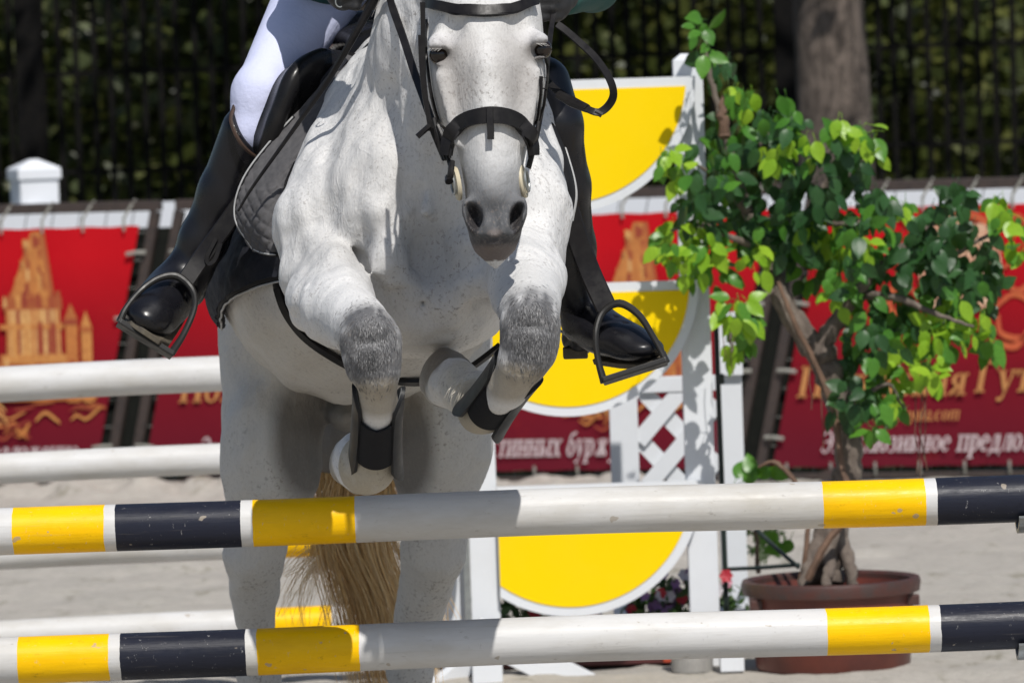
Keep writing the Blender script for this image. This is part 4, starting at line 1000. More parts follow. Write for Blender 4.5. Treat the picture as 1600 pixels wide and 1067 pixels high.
zlo, zhi = W(773, 408, 10.5).z, W(752, -105, 10.6).z
H.put(head_fn, (W(660, 0, 10.6).x, 10.45, zlo), (W(860, 0, 10.6).x, 10.86, zhi), .035)
# cheek, brow ridges over the eyes, facial crest, nasal bone
he((700, 128, 10.66), 30, .09, 70, .03); he((826, 122, 10.66), 26, .09, 70, .03)
he((684, 66, 10.570), 14, .028, 14, .024); he((838, 60, 10.570), 12, .028, 13, .024)
hc((688, 118, 10.555, 7), (712, 222, 10.525, 6), .022); hc((838, 112, 10.555, 7), (824, 220, 10.525, 6), .022)
hc((764, 110, 10.535, 26), (770, 300, 10.492, 17), .03)
# eye sockets
he((685, 85, 10.560), 13, .022, 13, .014, cut=True); he((846, 75, 10.568), 9, .022, 12, .014, cut=True)
he((690, 99, 10.562), 12, .010, 3, .010); he((846, 89, 10.566), 8, .010, 3, .008)
he((683, 71, 10.556), 16, .016, 5, .014); he((846, 62, 10.564), 11, .015, 5, .014)
he((702, 40, 10.555), 22, .02, 22, .02, cut=True); he((818, 36, 10.555), 22, .02, 22, .02, cut=True)
# muzzle: nostril rims, nostrils, lips and chin
c20, s20 = math.cos(.42), math.sin(.42)
RL = [[c20, 0, s20], [0, 1, 0], [-s20, 0, c20]]; RR = [[c20, 0, -s20], [0, 1, 0], [s20, 0, c20]]
he((743, 342, 10.492), 18, .032, 36, .014, RR); he((804, 341, 10.492), 17, .032, 36, .014, RL)
he((744, 342, 10.474), 12.5, .036, 29, .008, RR, True); he((805, 341, 10.477), 9.5, .036, 28, .008, RL, True)
he((773, 358, 10.478), 24, .02, 16, .018); he((772, 380, 10.503), 24, .028, 8, .012)
H.cap(A(748, 374, 10.47), A(798, 373, 10.47), .003, .003, .006, True)
hc((772, 340, 10.470, 3), (772, 368, 10.464, 3), .006)
he((773, 345, 10.463), 5, .008, 18, .012, cut=True)
# ears
for s_, ex in ((-1, 708), (1, 806)):
    H.cap(A(ex, -70, 10.68), A(ex+s_*-2, -115, 10.66), .026, .024, .02); H.cap(A(ex-2*s_, -115, 10.66), A(ex+s_*6, -165, 10.64), .024, .004, .02)
    H.ell(A(ex, -118, 10.632), (.012, .014, .035), .01, cut=True)
# creases and skin folds: armpits, breast groove, forearm veins, loose skin in front of the elbow
hc((668, 120, 10.97, 5), (664, 330, 10.895, 9), .03); H.cap(A(655, 300, 10.905), A(660, 470, 10.93), .006, .01, .03, True)
H.cap(A(536, 372, 10.985), A(575, 425, 10.93), .009, .011, .03, True); H.cap(A(575, 425, 10.93), A(606, 478, 10.90), .011, .008, .03, True)
H.cap(A(772, 470, 10.92), A(796, 405, 10.96), .012, .010, .025, True)
for pts, r_, k_ in (([(604, 250, 10.93), (596, 330, 10.905), (606, 400, 10.91), (640, 450, 10.92)], .016, .05), ([(738, 380, 10.91), (730, 440, 10.925), (700, 480, 10.94)], .016, .05), ([(520, 250, 11.14), (506, 320, 11.05), (500, 372, 11.01)], .02, .05), ([(556, 220, 11.16), (552, 300, 11.03), (560, 365, 10.985)], .014, .04)):
    for p, q_ in zip(pts, pts[1:]): H.cap(A(*p), A(*q_), r_, r_, k_)
H.cap(A(596, 448, 10.905), A(650, 462, 10.905), .003, .003, .014, True)
# bony knees: styloid bumps at the sides, a hollow below the cap, tendon behind the cannon
for kx, ky, kd in ((579, 540, 10.5), (828, 516, 10.5)):
    for sx_ in (-1, 1): he((kx+sx_*34, ky-12, kd-.015), 12, .02, 18, .012); he((kx+sx_*27, ky+38, kd-.015), 10, .018, 16, .012)
    he((kx, ky-26, kd-.042), 24, .012, 18, .014); he((kx, ky+16, kd-.046), 26, .010, 20, .012)
    H.cap(A(kx-24, ky-4, kd-.062), A(kx+24, ky-4, kd-.062), .004, .004, .014, True)
for pts, r_ in (([(560, 255), (556, 300), (562, 345), (570, 372)], 3.2), ([(530, 235), (540, 290), (545, 330)], 2.6), ([(590, 240), (586, 300)], 2.6)):
    P_ = [A(x, y, 11.0) for x, y in pts]
# small unevenness of flesh under the skin
I_, J_, K_ = np.nonzero(np.abs(H.F) < .02); xx, yy, zz = H.x[I_], H.y[J_], H.z[K_]; acc = np.zeros(len(I_), np.float32); rs_ = np.random.RandomState(3)
front_ = np.clip((11.35-yy)/.3, 0, 1)*np.clip((yy-10.72)/.12, .15, 1)
for wl, am in ((.11, .0015), (.075, .0012), (.045, .0007), (.028, .0004)):
    for _ in range(5):
        d_ = rs_.normal(size=3); d_ /= np.linalg.norm(d_); d_[2] *= .55; ph = rs_.uniform(0, 6.28, 2)
        acc += am*np.sin((xx*d_[0]+yy*d_[1]+zz*d_[2])*6.283/wl+ph[0]+1.5*np.sin((xx*d_[2]-zz*d_[0])*5/wl*.5+ph[1]))
H.F[I_, J_, K_] += acc*(.7+.3*front_)*np.where(yy < 10.72, .3, 1); del xx, yy, zz, acc, front_
hp, hq = H.mesh(2)
# drop vertices that are not linked to the main body is unnecessary: every solid overlaps its neighbour
# ---- colour of the coat: pale grey, darker muzzle and knees, cream fetlocks, dark hooves
def blob(p, r, soft=.5):
    c = A(*p); R = np.array(r); d = np.sqrt((((hp-c)/R)**2).sum(1)); return np.clip((1+soft-d)/soft, 0, 1)**1.0
col = np.tile(np.array([.665, .66, .655]), (len(hp), 1))
def paint(mask, c, a=1.0):
    global col
    w = (mask*a)[:,None]; col = col*(1-w)+np.array(c)*w
big = vnoise(hp[:,0]*7+hp[:,1]*5, hp[:,2]*6+hp[:,1]*3, 3)+.5*vnoise(hp[:,0]*19+hp[:,1]*11, hp[:,2]*17, 8)
paint(np.clip(big*1.3, 0, 1), (.40, .395, .385), .45)
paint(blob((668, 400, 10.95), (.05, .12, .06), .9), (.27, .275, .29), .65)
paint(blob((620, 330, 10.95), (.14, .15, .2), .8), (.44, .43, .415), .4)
zpx = lambda y: W(770, y, 10.5).z
headm = np.clip((10.95-hp[:,1])/.06, 0, 1)*np.clip((hp[:,2]-zpx(410))/.02, 0, 1)*np.clip(1-np.abs(hp[:,0]-W(768,200,10.5).x)/.14, 0, 1)**.3
paint(headm*np.clip(1-(hp[:,2]-zpx(470))/.02, 0, 1)*0, (.3,.3,.3))
hm = (hp[:,1] < np.where(hp[:,2] < zpx(240), 10.68, 10.84)) & (hp[:,2] > zpx(408)) & (np.abs(hp[:,0]-W(768,200,10.5).x) < .14)
paint(hm*1.0, (.62, .61, .595), .8)
def facemask(y0, y1): return hm*np.clip((zpx(y0)-hp[:,2])/(zpx(y0)-zpx(y1)), 0, 1)
paint(facemask(195, 300), (.37, .385, .41), .6); paint(facemask(250, 318), (.058, .060, .066), .91); paint(facemask(366, 376), (.055, .052, .055), .9)
paint(facemask(378, 388), (.20, .165, .15), .7)
paint(blob((774, 364, 10.46), (.010, .05, .006), .7), (.20, .165, .15), .6)
for p in ((740, 344, 10.485), (806, 342, 10.485)): paint(blob(p, (.011, .034, .026), .35), (.025, .022, .024), .9)
for p in ((687, 86, 10.56), (843, 79, 10.56)): paint(blob(p, (.022, .04, .019), .9), (.13, .12, .115), .85)
for p in ((686, 62, 10.55), (838, 56, 10.55)): paint(blob(p, (.03, .04, .012), .8), (.56, .55, .56), .5)
for p in ((702, 150, 10.53), (722, 105, 10.52), (820, 150, 10.53), (800, 100, 10.52)): paint(blob(p, (.024, .05, .05), 1.2), (.31, .29, .275), .55)
knn = .6*vnoise(hp[:,0]*55, hp[:,2]*34, 4)+.5*vnoise(hp[:,0]*120, hp[:,2]*60, 6)
for p in ((580, 545, 10.48), (828, 523, 10.48)): kb = blob(p, (.046, .085, .054), 1.1)*(1+1.2*knn)+.25*knn*blob(p, (.06, .09, .075), .5); paint(np.clip(kb*1.25, 0, 1), (.10, .10, .105), .95); paint(np.clip(blob((p[0]-6, p[1]-8, p[2]-.05), (.03, .05, .035), .9)*(.6+1.0*knn), 0, 1), (.19, .19, .195), .5)
for p in ((592, 622, 10.5), (800, 598, 10.5)): paint(blob(p, (.05, .07, .03), .7), (.34, .29, .215), .8)
for p in ((576, 722, 10.68), (758, 648, 10.68)): paint(np.clip(blob(p, (.065, .075, .065), .5)*(1+.5*knn), 0, 1), (.37, .32, .235), .88)
paint(blob((552, 716, 10.95), (.06, .085, .07), .4), (.24, .21, .165), .85); paint(blob((702, 590, 10.96), (.06, .07, .06), .35), (.13, .12, .11), .9)
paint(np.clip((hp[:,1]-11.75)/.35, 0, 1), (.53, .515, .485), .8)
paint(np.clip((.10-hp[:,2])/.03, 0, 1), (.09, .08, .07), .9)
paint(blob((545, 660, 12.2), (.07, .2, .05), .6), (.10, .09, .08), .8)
for p, r_ in (((485, 680, 12.25), (.062, .45, .12)), ((630, 690, 12.25), (.055, .4, .11))): paint(blob(p, r_, .6), (.14, .13, .12), .9)  # dark inner-thigh skin, painted deeper to carry the shade between the hind legs
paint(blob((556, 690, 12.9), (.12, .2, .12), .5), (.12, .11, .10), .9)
paint(np.clip(blob((730, 606, 10.8), (.04, .08, .05), .5)*(.85+.8*knn), 0, 1), (.56, .52, .44), .85); paint(np.clip(blob((690, 588, 10.96), (.030, .09, .055), .22)*(1+.3*knn), 0, 1), (.15, .13, .11), .9); paint(blob((742, 598, 10.72), (.022, .04, .014), .5), (.60, .57, .50), .9)
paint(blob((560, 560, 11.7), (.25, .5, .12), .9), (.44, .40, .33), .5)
m = N('grey_coat')
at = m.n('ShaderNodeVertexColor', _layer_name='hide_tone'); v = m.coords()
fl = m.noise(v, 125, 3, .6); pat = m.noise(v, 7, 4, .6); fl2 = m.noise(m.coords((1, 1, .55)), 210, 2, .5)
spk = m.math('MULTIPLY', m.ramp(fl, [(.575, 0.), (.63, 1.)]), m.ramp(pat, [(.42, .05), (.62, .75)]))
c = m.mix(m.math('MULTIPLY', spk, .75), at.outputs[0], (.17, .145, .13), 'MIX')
c = m.mix(m.math('MULTIPLY', m.ramp(fl2, [(.55, 0.), (.75, .35)]), .8), c, (.30, .28, .265))
hair = m.noise(m.coords((1, .8, .22)), 260, 4, .7)
c = m.mix(m.ramp(hair, [(.3, .24), (.65, 0.)]), c, m.mix(1, c, (.62, .62, .64), 'MULTIPLY'))
m.color(c); m.rough(m.ramp(pat, [(.3, .52), (.7, .66)])); m.set(Specular_IOR_Level=.2)
m.b.inputs['Sheen Weight'].default_value = .03; m.b.inputs['Sheen Roughness'].default_value = .4
mus = m.noise(m.coords((1, 1, .6)), 14, 4, .6, .4)
vein = m.ramp(m.math('ABSOLUTE', m.math('SUBTRACT', m.noise(m.coords((1.3, 1, .4)), 9, 3, .55, .8), .5)), [(0., 1.), (.022, 0.)])
m.bump(m.math('ADD', m.math('MULTIPLY', mus, 1.0), m.math('ADD', m.math('MULTIPLY', hair, .16), m.math('MULTIPLY', m.math('MULTIPLY', vein, at.outputs[1]), .07))), .36, .03)
M_coat = m.m
horse = thing('horse', 'flea bitten grey horse in bridle jumping towards the camera with folded forelegs', 'horse', Vector((W(560, 700, 12.5).x, 12.6, 0)))
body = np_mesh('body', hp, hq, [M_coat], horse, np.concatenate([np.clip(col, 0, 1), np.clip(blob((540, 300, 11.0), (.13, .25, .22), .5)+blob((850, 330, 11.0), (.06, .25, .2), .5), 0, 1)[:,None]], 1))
print('horse', len(hp))
def bvh_of(P, Q): return BVHTree.FromPolygons([Vector(p) for p in P], [tuple(q_) for q_ in Q])
HB = bvh_of(hp, hq)
def hit(px, py, off=.0, bvh=None, dmin=9.0):
    v = (W(px, py, 10)-CP).normalized(); loc, n_, i, d = (bvh or HB).ray_cast(CP+v*(dmin-.2), v)
    if loc is None: return None, None
    if n_.dot(v) > 0: n_ = -n_
    return loc+n_*off, n_
# short hair standing in streaks on the grey knees
mb = MB()
for kx, ky, kr in ((579, 540, 47), (828, 518, 48)):
    for i in range(3000):
        a = rnd.uniform(0, 6.283); q_ = abs(rnd.gauss(0, .62)); q_ = q_ if q_ < 1.5 else rnd.random(); px_, py_ = kx+kr*q_*math.cos(a), ky+kr*1.2*q_*math.sin(a)
        loc, n_ = hit(px_, py_, .0)
        if loc is None or loc.y > 10.62: continue
        dn = Vector((rnd.gauss(0,.18), 0, -1)); dn = (dn-n_*dn.dot(n_)).normalized(); L = rnd.uniform(.006, .012)
        w_ = dn.cross(n_)*rnd.uniform(.0003, .0006); b_ = loc+n_*.0002
        mb.add([b_-w_, b_+w_, b_+dn*L*.6+n_*.0009+w_*.6, b_+dn*L+n_*.0006, b_+dn*L*.6+n_*.0009-w_*.6], [(0,1,2,3,4)])
m = N('grey_knee_hair'); g = m.n('ShaderNodeNewGeometry'); m.color(m.ramp(g.outputs['Random Per Island'], [(0, (.055, .055, .058)), (.45, (.13, .13, .135)), (.8, (.24, .24, .245)), (1, (.42, .41, .41))])); m.rough(.6)
tag(mb.build('knee_hair', m.m, horse), kind='stuff')
# eyes
M_eye = pmat('dark_eye', (.012, .008, .006), (.02, .012, .008), 30, .08, 0)
for p, r_ in (((687, 86, 10.581), .0205), ((847, 77, 10.586), .0195)):
    mb = MB(); c_ = W(*p); n_ = 20
    vs = []; fs = []
    for i in range(n_+1):
        for j in range(n_): 
            a, b = math.pi*i/n_, 2*math.pi*j/n_; vs.append(c_+Vector((math.sin(a)*math.cos(b), math.sin(a)*math.sin(b), math.cos(a)))*r_)
    mb.add(vs, [(i*n_+j, i*n_+(j+1)%n_, (i+1)*n_+(j+1)%n_, (i+1)*n_+j) for i in range(n_) for j in range(n_)]); mb.build('eye', M_eye, horse, smooth=True)
def lash(pts, n_, parent):
    mb = MB()
    for i in range(n_):
        t = i/(n_-1); b = Vector(pts[0]).lerp(Vector(pts[1]), t); mb.tube([b, b+Vector((rnd.gauss(0,.002)+(.008 if parent[1] > 0 else -.008), -.010, -.006))], [.0004, .0001], 4)
    return tag(mb.build('eyelashes', M_lash, parent[0]), kind='stuff')
M_lash = pmat('pale_lash', (.5, .48, .45), None, 30, .6, 0)
lash((W(672, 75, 10.55), W(690, 76, 10.535)), 9, (horse, -1)); lash((W(838, 68, 10.54), W(853, 68, 10.55)), 9, (horse, 1))
# mane along the crest
M_mane = pmat('grey_mane_hair', (.20, .19, .185), (.34, .32, .30), 30, .6, .1)
mb = MB()
for i in range(420):
    t = .52+.48*rnd.random(); a = Vector(A(600, 60, 11.55)).lerp(Vector(A(742, -120, 10.85)), t)+Vector((rnd.gauss(0,.014), 0, rnd.gauss(0,.012)+.05))
    L = rnd.uniform(.07, .13); s_ = -1
    mb.tube([a, a+Vector((s_*.03, rnd.gauss(0,.01), .0)), a+Vector((s_*.075+rnd.gauss(0,.01), rnd.gauss(0,.02), -L))], [.0022, .0018, .0004], 4, False)
tag(mb.build('mane', M_mane, horse), kind='stuff')
# tail: long blond strands swinging behind the hind legs
m = N('blond_tail_hair'); oi = m.n('ShaderNodeNewGeometry'); 
c = m.ramp(oi.outputs['Random Per Island'], [(0, (.62, .38, .14)), (.4, (.84, .57, .26)), (.75, (.90, .70, .40)), (1, (.46, .23, .07))])
m.color(c); m.rough(.42); m.set(Specular_IOR_Level=.6); M_tail = m.m
mb = MB()
guides = []
for g_ in range(46):
    u = (g_/45-.5)*2+rnd.gauss(0,.06); mode = rnd.random(); d0 = 12.98+rnd.gauss(0,.04)
    if g_ < 14: end = (lerp(440, 530, g_/14)+rnd.gauss(0,10), rnd.uniform(900, 1000)); mid = 492+g_*4
    elif g_ > 41: end = (rnd.uniform(660, 724), rnd.uniform(960, 1010)); mid = 640
    else: end = (600+u*70+rnd.gauss(0,13), rnd.uniform(1000, 1150)); mid = 540+u*66
    top = (548+u*58, 725+rnd.gauss(0,8))
    pts = [(top[0], top[1], 12.92), (lerp(top[0], mid, .6)+rnd.gauss(0,4), 790, 12.96), (mid+rnd.gauss(0,6), 845, d0), (lerp(mid, end[0], .55)+rnd.gauss(0,9), lerp(845, end[1], .5), d0+.02), (end[0], end[1], d0+.04)]
    guides.append((spline([W(*p) for p in pts], 4), g_))
for P_, g_ in guides:
    nst = 58 if 14 <= g_ <= 41 else 15; sp = .028 if 14 <= g_ <= 41 else .024
    for _ in range(nst):
        o0 = Vector((rnd.gauss(0, 1), rnd.gauss(0, .7), 0)); ph = rnd.uniform(0, 6.28); am = rnd.uniform(.001, .005); cut = rnd.randint(13, len(P_)+1); r_ = rnd.uniform(.0006, .0013)
        Q_ = [p + o0*(sp*(.35+.45*math.sin(.6+2.2*i/len(P_)))) + Vector((am*math.sin(i*.7+ph), am*.6*math.cos(i*.6+ph), 0)) for i, p in enumerate(P_[:cut])]
        mb.tube(Q_, [r_*(1-.7*i/len(Q_)) for i in range(len(Q_))], 3, False)
tag(mb.build('tail', M_tail, horse, smooth=True, ang=180), kind='stuff')
# tufts of pale feather behind the folded fetlock
mb = MB()
for i in range(90):
    p = W(742+rnd.gauss(0,11), 600+rnd.gauss(0,5), 10.70); mb.tube([p, p+Vector((-.012, -.004, -.008)), p+Vector((-.022+rnd.gauss(0,.004), 0, -.030+rnd.gauss(0,.006)))], [.0010, .0008, .0002], 3, False)
M_feather = pmat('pale_fetlock_hair', (.56, .53, .46), (.45, .41, .34), 40, .7, 0)
tag(mb.build('feather', M_feather, horse), kind='stuff')
# ================================================================ sheets bent through control points
def cr(P, t):
    """Catmull-Rom over a numpy list of points, t in 0..1"""
    n = len(P)-1; x = min(max(t, 0), 1)*n; i = min(int(x), n-1); u = x-i
    a, b, c, d = P[max(i-1, 0)] if i > 0 else 2*P[0]-P[1], P[i], P[i+1], P[i+2] if i+2 <= n else 2*P[n]-P[n-1]
    return .5*((2*b)+(c-a)*u+(2*a-5*b+4*c-d)*u*u+(3*b-a-3*c+d)*u**3)
def grid_pts(ctrl, nu, nv):
    G = [[np.array(W(*p)) for p in row] for row in ctrl]; out = []
    for i in range(nu+1):
        rows = [cr([G[r][c] for r in range(len(G))], i/nu) for c in range(len(G[0]))]
        out.append([cr(rows, j/nv) for j in range(nv+1)])
    return np.array(out)
def sheet(P, thick, relief=None):
    """closed slab from a grid of points; relief(i, j) lifts the outer face along its normal"""
    nu, nv = P.shape[0]-1, P.shape[1]-1
    du = np.gradient(P, axis=0); dv = np.gradient(P, axis=1); Nn = np.cross(du, dv); Nn /= np.linalg.norm(Nn, axis=2, keepdims=True)+1e-9
    # the outer face is the one turned to the camera
    to = np.array(CP)-P[nu//2, nv//2]
    if (Nn[nu//2, nv//2]*to).sum() < 0: Nn = -Nn
    up = P+Nn*thick/2; dn = P-Nn*thick/2
    if relief is not None:
        R = np.array([[relief(i/nu, j/nv) for j in range(nv+1)] for i in range(nu+1)]); up = up+Nn*R[:,:,None]
    mb = MB(); w = nv+1; n1 = (nu+1)*w
    fs = [(i*w+j, i*w+j+1, (i+1)*w+j+1, (i+1)*w+j) for i in range(nu) for j in range(nv)]
    fs += [tuple(n1+k for k in reversed(f)) for f in fs]
    rim = [i for i in range(w)]+[i*w+nv for i in range(1, nu+1)]+[nu*w+j for j in range(nv-1, -1, -1)]+[i*w for i in range(nu-1, 0, -1)]
    for a, b in zip(rim, rim[1:]+rim[:1]): fs.append((a, n1+a, n1+b, b))
    mb.add([tuple(p) for p in up.reshape(-1, 3)]+[tuple(p) for p in dn.reshape(-1, 3)], fs); return mb
def ptube(pts, r_px, n=8, steps=6):
    """tube through (px, py, d) points, radius in pixels"""
    P = spline([W(*p) for p in pts], steps); mb = MB(); k = len(P)
    if isinstance(r_px, (list, tuple)): R = [pm(np.interp(i/(k-1), np.linspace(0, 1, len(r_px)), r_px), pts[0][2]) for i in range(k)]
    else: R = pm(r_px, pts[0][2])
    mb.tube(P, R, n); return mb
def strap(P, width, thick, nrm, taper=None):
    """flat strap along 3-D points; nrm = outward normals"""
    mb = MB(); k = len(P); vs = []
    for i in range(k):
        t = (P[min(i+1, k-1)]-P[max(i-1, 0)]).normalized(); n_ = nrm[i] if isinstance(nrm, list) else Vector(nrm)
        n_ = (n_-t*n_.dot(t)).normalized(); s_ = t.cross(n_); w = (width[i] if isinstance(width, list) else width)/2
        for a, b in ((-1, -.15), (-.86, .5), (.86, .5), (1, -.15), (.9, -.5), (-.9, -.5)): vs.append(P[i]+s_*w*a+n_*thick*b)
    mb.add(vs, [(i*6+j, i*6+(j+1)%6, i*6+6+(j+1)%6, i*6+6+j) for i in range(k-1) for j in range(6)]+[tuple(range(5, -1, -1)), tuple(range((k-1)*6, k*6))]); return mb

# ================================================================ the rider
M_breech = pmat('white_breeches', (.60, .63, .83), (.53, .56, .76), 7, .8, .35, .012)
M_boot = pmat('polished_black_leather', (.006, .006, .008), (.010, .010, .013), 14, .30, .14, .004, Specular__IOR__Level=.38)
M_bootshaft = pmat('black_boot_leather', (.007, .007, .009), (.012, .012, .015), 14, .40, .14, .005, Specular__IOR__Level=.2)
M_sole = pmat('worn_boot_sole', (.055, .045, .035), (.10, .085, .06), 60, .7, .2)
M_jacket = pmat('dark_green_jacket', (.014, .070, .062), (.022, .085, .075), 60, .8, .15)
M_glove = pmat('black_glove', (.012, .012, .013), (.02, .02, .022), 40, .6, .2)
M_skin = pmat('skin', (.42, .25, .18), (.38, .21, .15), 40, .5, .05)
M_brownrim = pmat('brown_boot_lining', (.06, .032, .02), (.03, .017, .012), 30, .6, .1)
rider = thing('person', 'rider in white breeches, dark green jacket and tall black boots seated on the grey horse', 'person', Vector((W(600, 0, 11.8).x, 11.8, 1.7)))
def flat_field(lo, hi, st): return Field(np.arange(lo[0], hi[0], st), np.arange(lo[1], hi[1], st), np.arange(lo[2], hi[2], st))
def fcap(f, p, q, k=.02): f.cap(A(*p[:3]), A(*q[:3]), pm(p[3], p[2]), pm(q[3], q[2]), k)
def fell(f, p, rx, ry, rz, k=.02, rot=None, cut=False): f.ell(A(*p), (pm(rx, p[2]), ry, pm(rz, p[2])), k, rot, cut)
def relax_to(f, name, mat, parent, sm=2):
    P, Q = f.mesh(sm); return np_mesh(name, P, Q, [mat], parent)
legs = {'r': [(548, -95, 11.86, 80), (406, 146, 11.40, 41), (391, 205, 11.39, 34), (352, 300, 11.43, 35), (300, 415, 11.47, 26)],
        'l': [(672, -95, 11.86, 80), (818, 96, 11.42, 36), (864, 205, 11.34, 32), (882, 300, 11.37, 36), (908, 470, 11.46, 27)]}
arms = {'r': [(556, -345, 11.42, 50), (478, -62, 11.40, 42), (536, -14, 11.06, 27)], 'l': [(800, -345, 11.42, 50), (926, -24, 11.34, 40), (866, 4, 11.02, 25)]}
lo = np.array(W(150, 620, 10.9)); hi = np.array(W(1080, -640, 11.9)); lo[1] = 10.75; hi[1] = 12.15
fb_ = flat_field((lo[0]+.02, 10.75, 1.04), (hi[0], 12.2, 2.86), .014)
def torso(f, g):
    fell(f, (612, -120, 11.9), 125+g, .14+g*.0012, 95+g, .05); fell(f, (640, -230, 11.66), 112+g, .13, 110+g, .06); fell(f, (676, -330, 11.42), 135+g, .13, 90+g, .06)
torso(fb_, -8)
fcap(fb_, (684, -390, 11.34, 40), (700, -450, 11.24, 38), .03)
fell(fb_, (708, -505, 11.16), 56, .092, 76, .03); fell(fb_, (708, -470, 11.10), 42, .05, 46, .03); fcap(fb_, (708, -500, 11.075, 6), (708, -478, 11.055, 9), .01)
for sd_ in (-1, 1):
    fell(fb_, (708+sd_*21, -512, 11.085), 11, .012, 6, .008, None, True); fell(fb_, (708+sd_*60, -495, 11.17), 8, .02, 17, .01)
fcap(fb_, (694, -446, 11.07, 3), (722, -446, 11.07, 3), .006)
for key in ('r', 'l'):
    L = legs[key]; A_ = arms[key]
    for p, q in zip(L, L[1:]): fcap(fb_, p[:3]+(p[3]-12,), q[:3]+(q[3]-12,), .02)
    for p, q in zip(A_, A_[1:]): fcap(fb_, p[:3]+(p[3]-9,), q[:3]+(q[3]-7,), .03)
fcap(fb_, (300, 415, 11.47, 15), (240, 490, 11.34, 15), .02); fcap(fb_, (908, 470, 11.46, 16), (995, 543, 11.35, 13), .02)
relax_to(fb_, 'body', M_skin, rider)
# breeches
fbr = flat_field((W(330, 0, 11.4).x, 11.2, W(400, 250, 11.4).z), (W(930, 0, 11.4).x, 12.15, W(600, -230, 11.8).z), .009)
fell(fbr, (612, -110, 11.9), 128, .15, 98, .05)
for L in (legs['r'], legs['l']):
    fcap(fbr, L[0], L[1], .05); fcap(fbr, L[1], L[2], .03); fcap(fbr, L[2][:3]+(L[2][3]-1,), L[3][:3]+(L[3][3]-5,), .02)
def wrinkle(f, pts, r_): 
    for p, q in zip(pts, pts[1:]): f.cap(A(*p), A(*q), r_, r_*.8, .010)
for y_, sl in ((150, -6), (163, 8), (176, -4), (189, 7), (202, 5)):
    wrinkle(fbr, [(372, y_+sl, 11.385), (384, y_+sl*.6, 11.362), (400, y_, 11.352), (414, y_-sl*.4, 11.358), (424, y_-sl, 11.375)], .008)
relax_to(fbr, 'breeches', M_breech, rider, 2)
# jacket with sleeves
fj = flat_field((W(400, 0, 11.4).x, 10.98, W(500, 60, 11.4).z), (W(1010, 0, 11.4).x, 12.15, W(600, -470, 11.4).z), .010)
torso(fj, 10)
for A_ in (arms['r'], arms['l']):
    fcap(fj, A_[0], A_[1], .04); fcap(fj, A_[1], tuple(lerp(a, b, .72) for a, b in zip(A_[1], A_[2])), .03)
fell(fj, (505, -30, 11.62), 55, .12, 44, .03); fell(fj, (742, -30, 11.62), 55, .12, 44, .03)       # skirts over the thighs
relax_to(fj, 'jacket', M_jacket, rider)
# gloves: palm, four bent fingers and thumb closed round the reins
for key, s_ in (('r', 1), ('l', -1)):
    hx_, hy_, hd_ = arms[key][2][:3]; f = flat_field(np.array(W(hx_-62, hy_+62, hd_))-[0, .09, 0], np.array(W(hx_+62, hy_-62, hd_))+[0, .1, 0], .0042)
    f.cap(A(hx_-s_*14, hy_-10, hd_+.05), A(hx_, hy_, hd_), pm(25, hd_), pm(26, hd_), .02)
    fell(f, (hx_, hy_, hd_), 25, .036, 31, .012)
    for k in range(4):
        y_ = hy_-20+k*14; rr = (8.6, 9.2, 8.8, 7.6)[k]; ln = (1, 1.08, 1.02, .85)[k]
        P_ = [(hx_-s_*8, y_, hd_-.02), (hx_+s_*4, y_, hd_-.048*ln), (hx_+s_*24*ln, y_+2, hd_-.05), (hx_+s_*27*ln, y_+3, hd_-.025)]
        for p, q in zip(P_, P_[1:]): f.cap(A(*p), A(*q), pm(rr, hd_), pm(rr*.9, hd_), .005)
    P_ = [(hx_-s_*10, hy_-24, hd_), (hx_+s_*6, hy_-34, hd_-.03), (hx_+s_*20, hy_-30, hd_-.045)]
    for p, q in zip(P_, P_[1:]): f.cap(A(*p), A(*q), pm(10, hd_), pm(8.5, hd_), .008)
    relax_to(f, 'glove', M_glove, rider, 1)
# silver button and ring seen at the hem
mb = MB(); c_ = W(531, 3, 10.995); mb.tube([c_+Vector((math.cos(a)*.0085, -.002, math.sin(a)*.011)) for a in np.linspace(1.6, 5.2, 12)], .0014, 6); mb.build('cuff_ring', M_steel, rider, smooth=True)
# helmet
M_helmet = pmat('black_velvet_helmet', (.012, .012, .014), (.02, .02, .022), 60, .7, .1)
f = flat_field(np.array(W(615, -430, 11.2))-[0, .25, 0], np.array(W(800, -620, 11.2))+[0, .2, 0], .008)
fell(f, (708, -528, 11.17), 72, .118, 66, .02); fell(f, (708, -512, 11.05), 52, .05, 7, .02); fell(f, (708, -470, 11.19), 58, .10, 36, .01, None, True)
relax_to(f, 'helmet', M_helmet, rider)
# boots
RF = [[.86, 0, .51], [0, 1, 0], [-.51, 0, .86]]
def boot(shaft, foot, name):
    xs_ = [p[0] for p in shaft]+[p[0][0] for p in foot]; ys_ = [p[1] for p in shaft]+[p[0][1] for p in foot]
    f = flat_field(np.array(W(min(xs_)-70, max(ys_)+70, 11.4))-[0, .32, 0], np.array(W(max(xs_)+70, min(ys_)-60, 11.4))+[0, .38, 0], .0052)
    for p, q in zip(shaft, shaft[1:]): fcap(f, p, q, .02)
    for p, rx, ry, rz, k, rot in foot: fell(f, p, rx, ry, rz, k, rot)
    return f
fr = boot([(386, 205, 11.385, 41), (352, 300, 11.43, 41), (318, 375, 11.455, 37), (298, 418, 11.465, 33), (285, 440, 11.46, 34)],
    [((268, 456, 11.44), 37, .10, 31, .05, RF), ((249, 480, 11.375), 40, .10, 30, .05, RF), ((231, 497, 11.315), 40, .07, 25, .04, RF), ((296, 455, 11.545), 26, .04, 26, .02, None)], 'r')
p3 = [W(364, 168, 11.37), W(398, 246, 11.34), W(430, 226, 11.44)]; pn = (p3[1]-p3[0]).cross(p3[2]-p3[0]).normalized(); pn = pn if pn.z > 0 else -pn
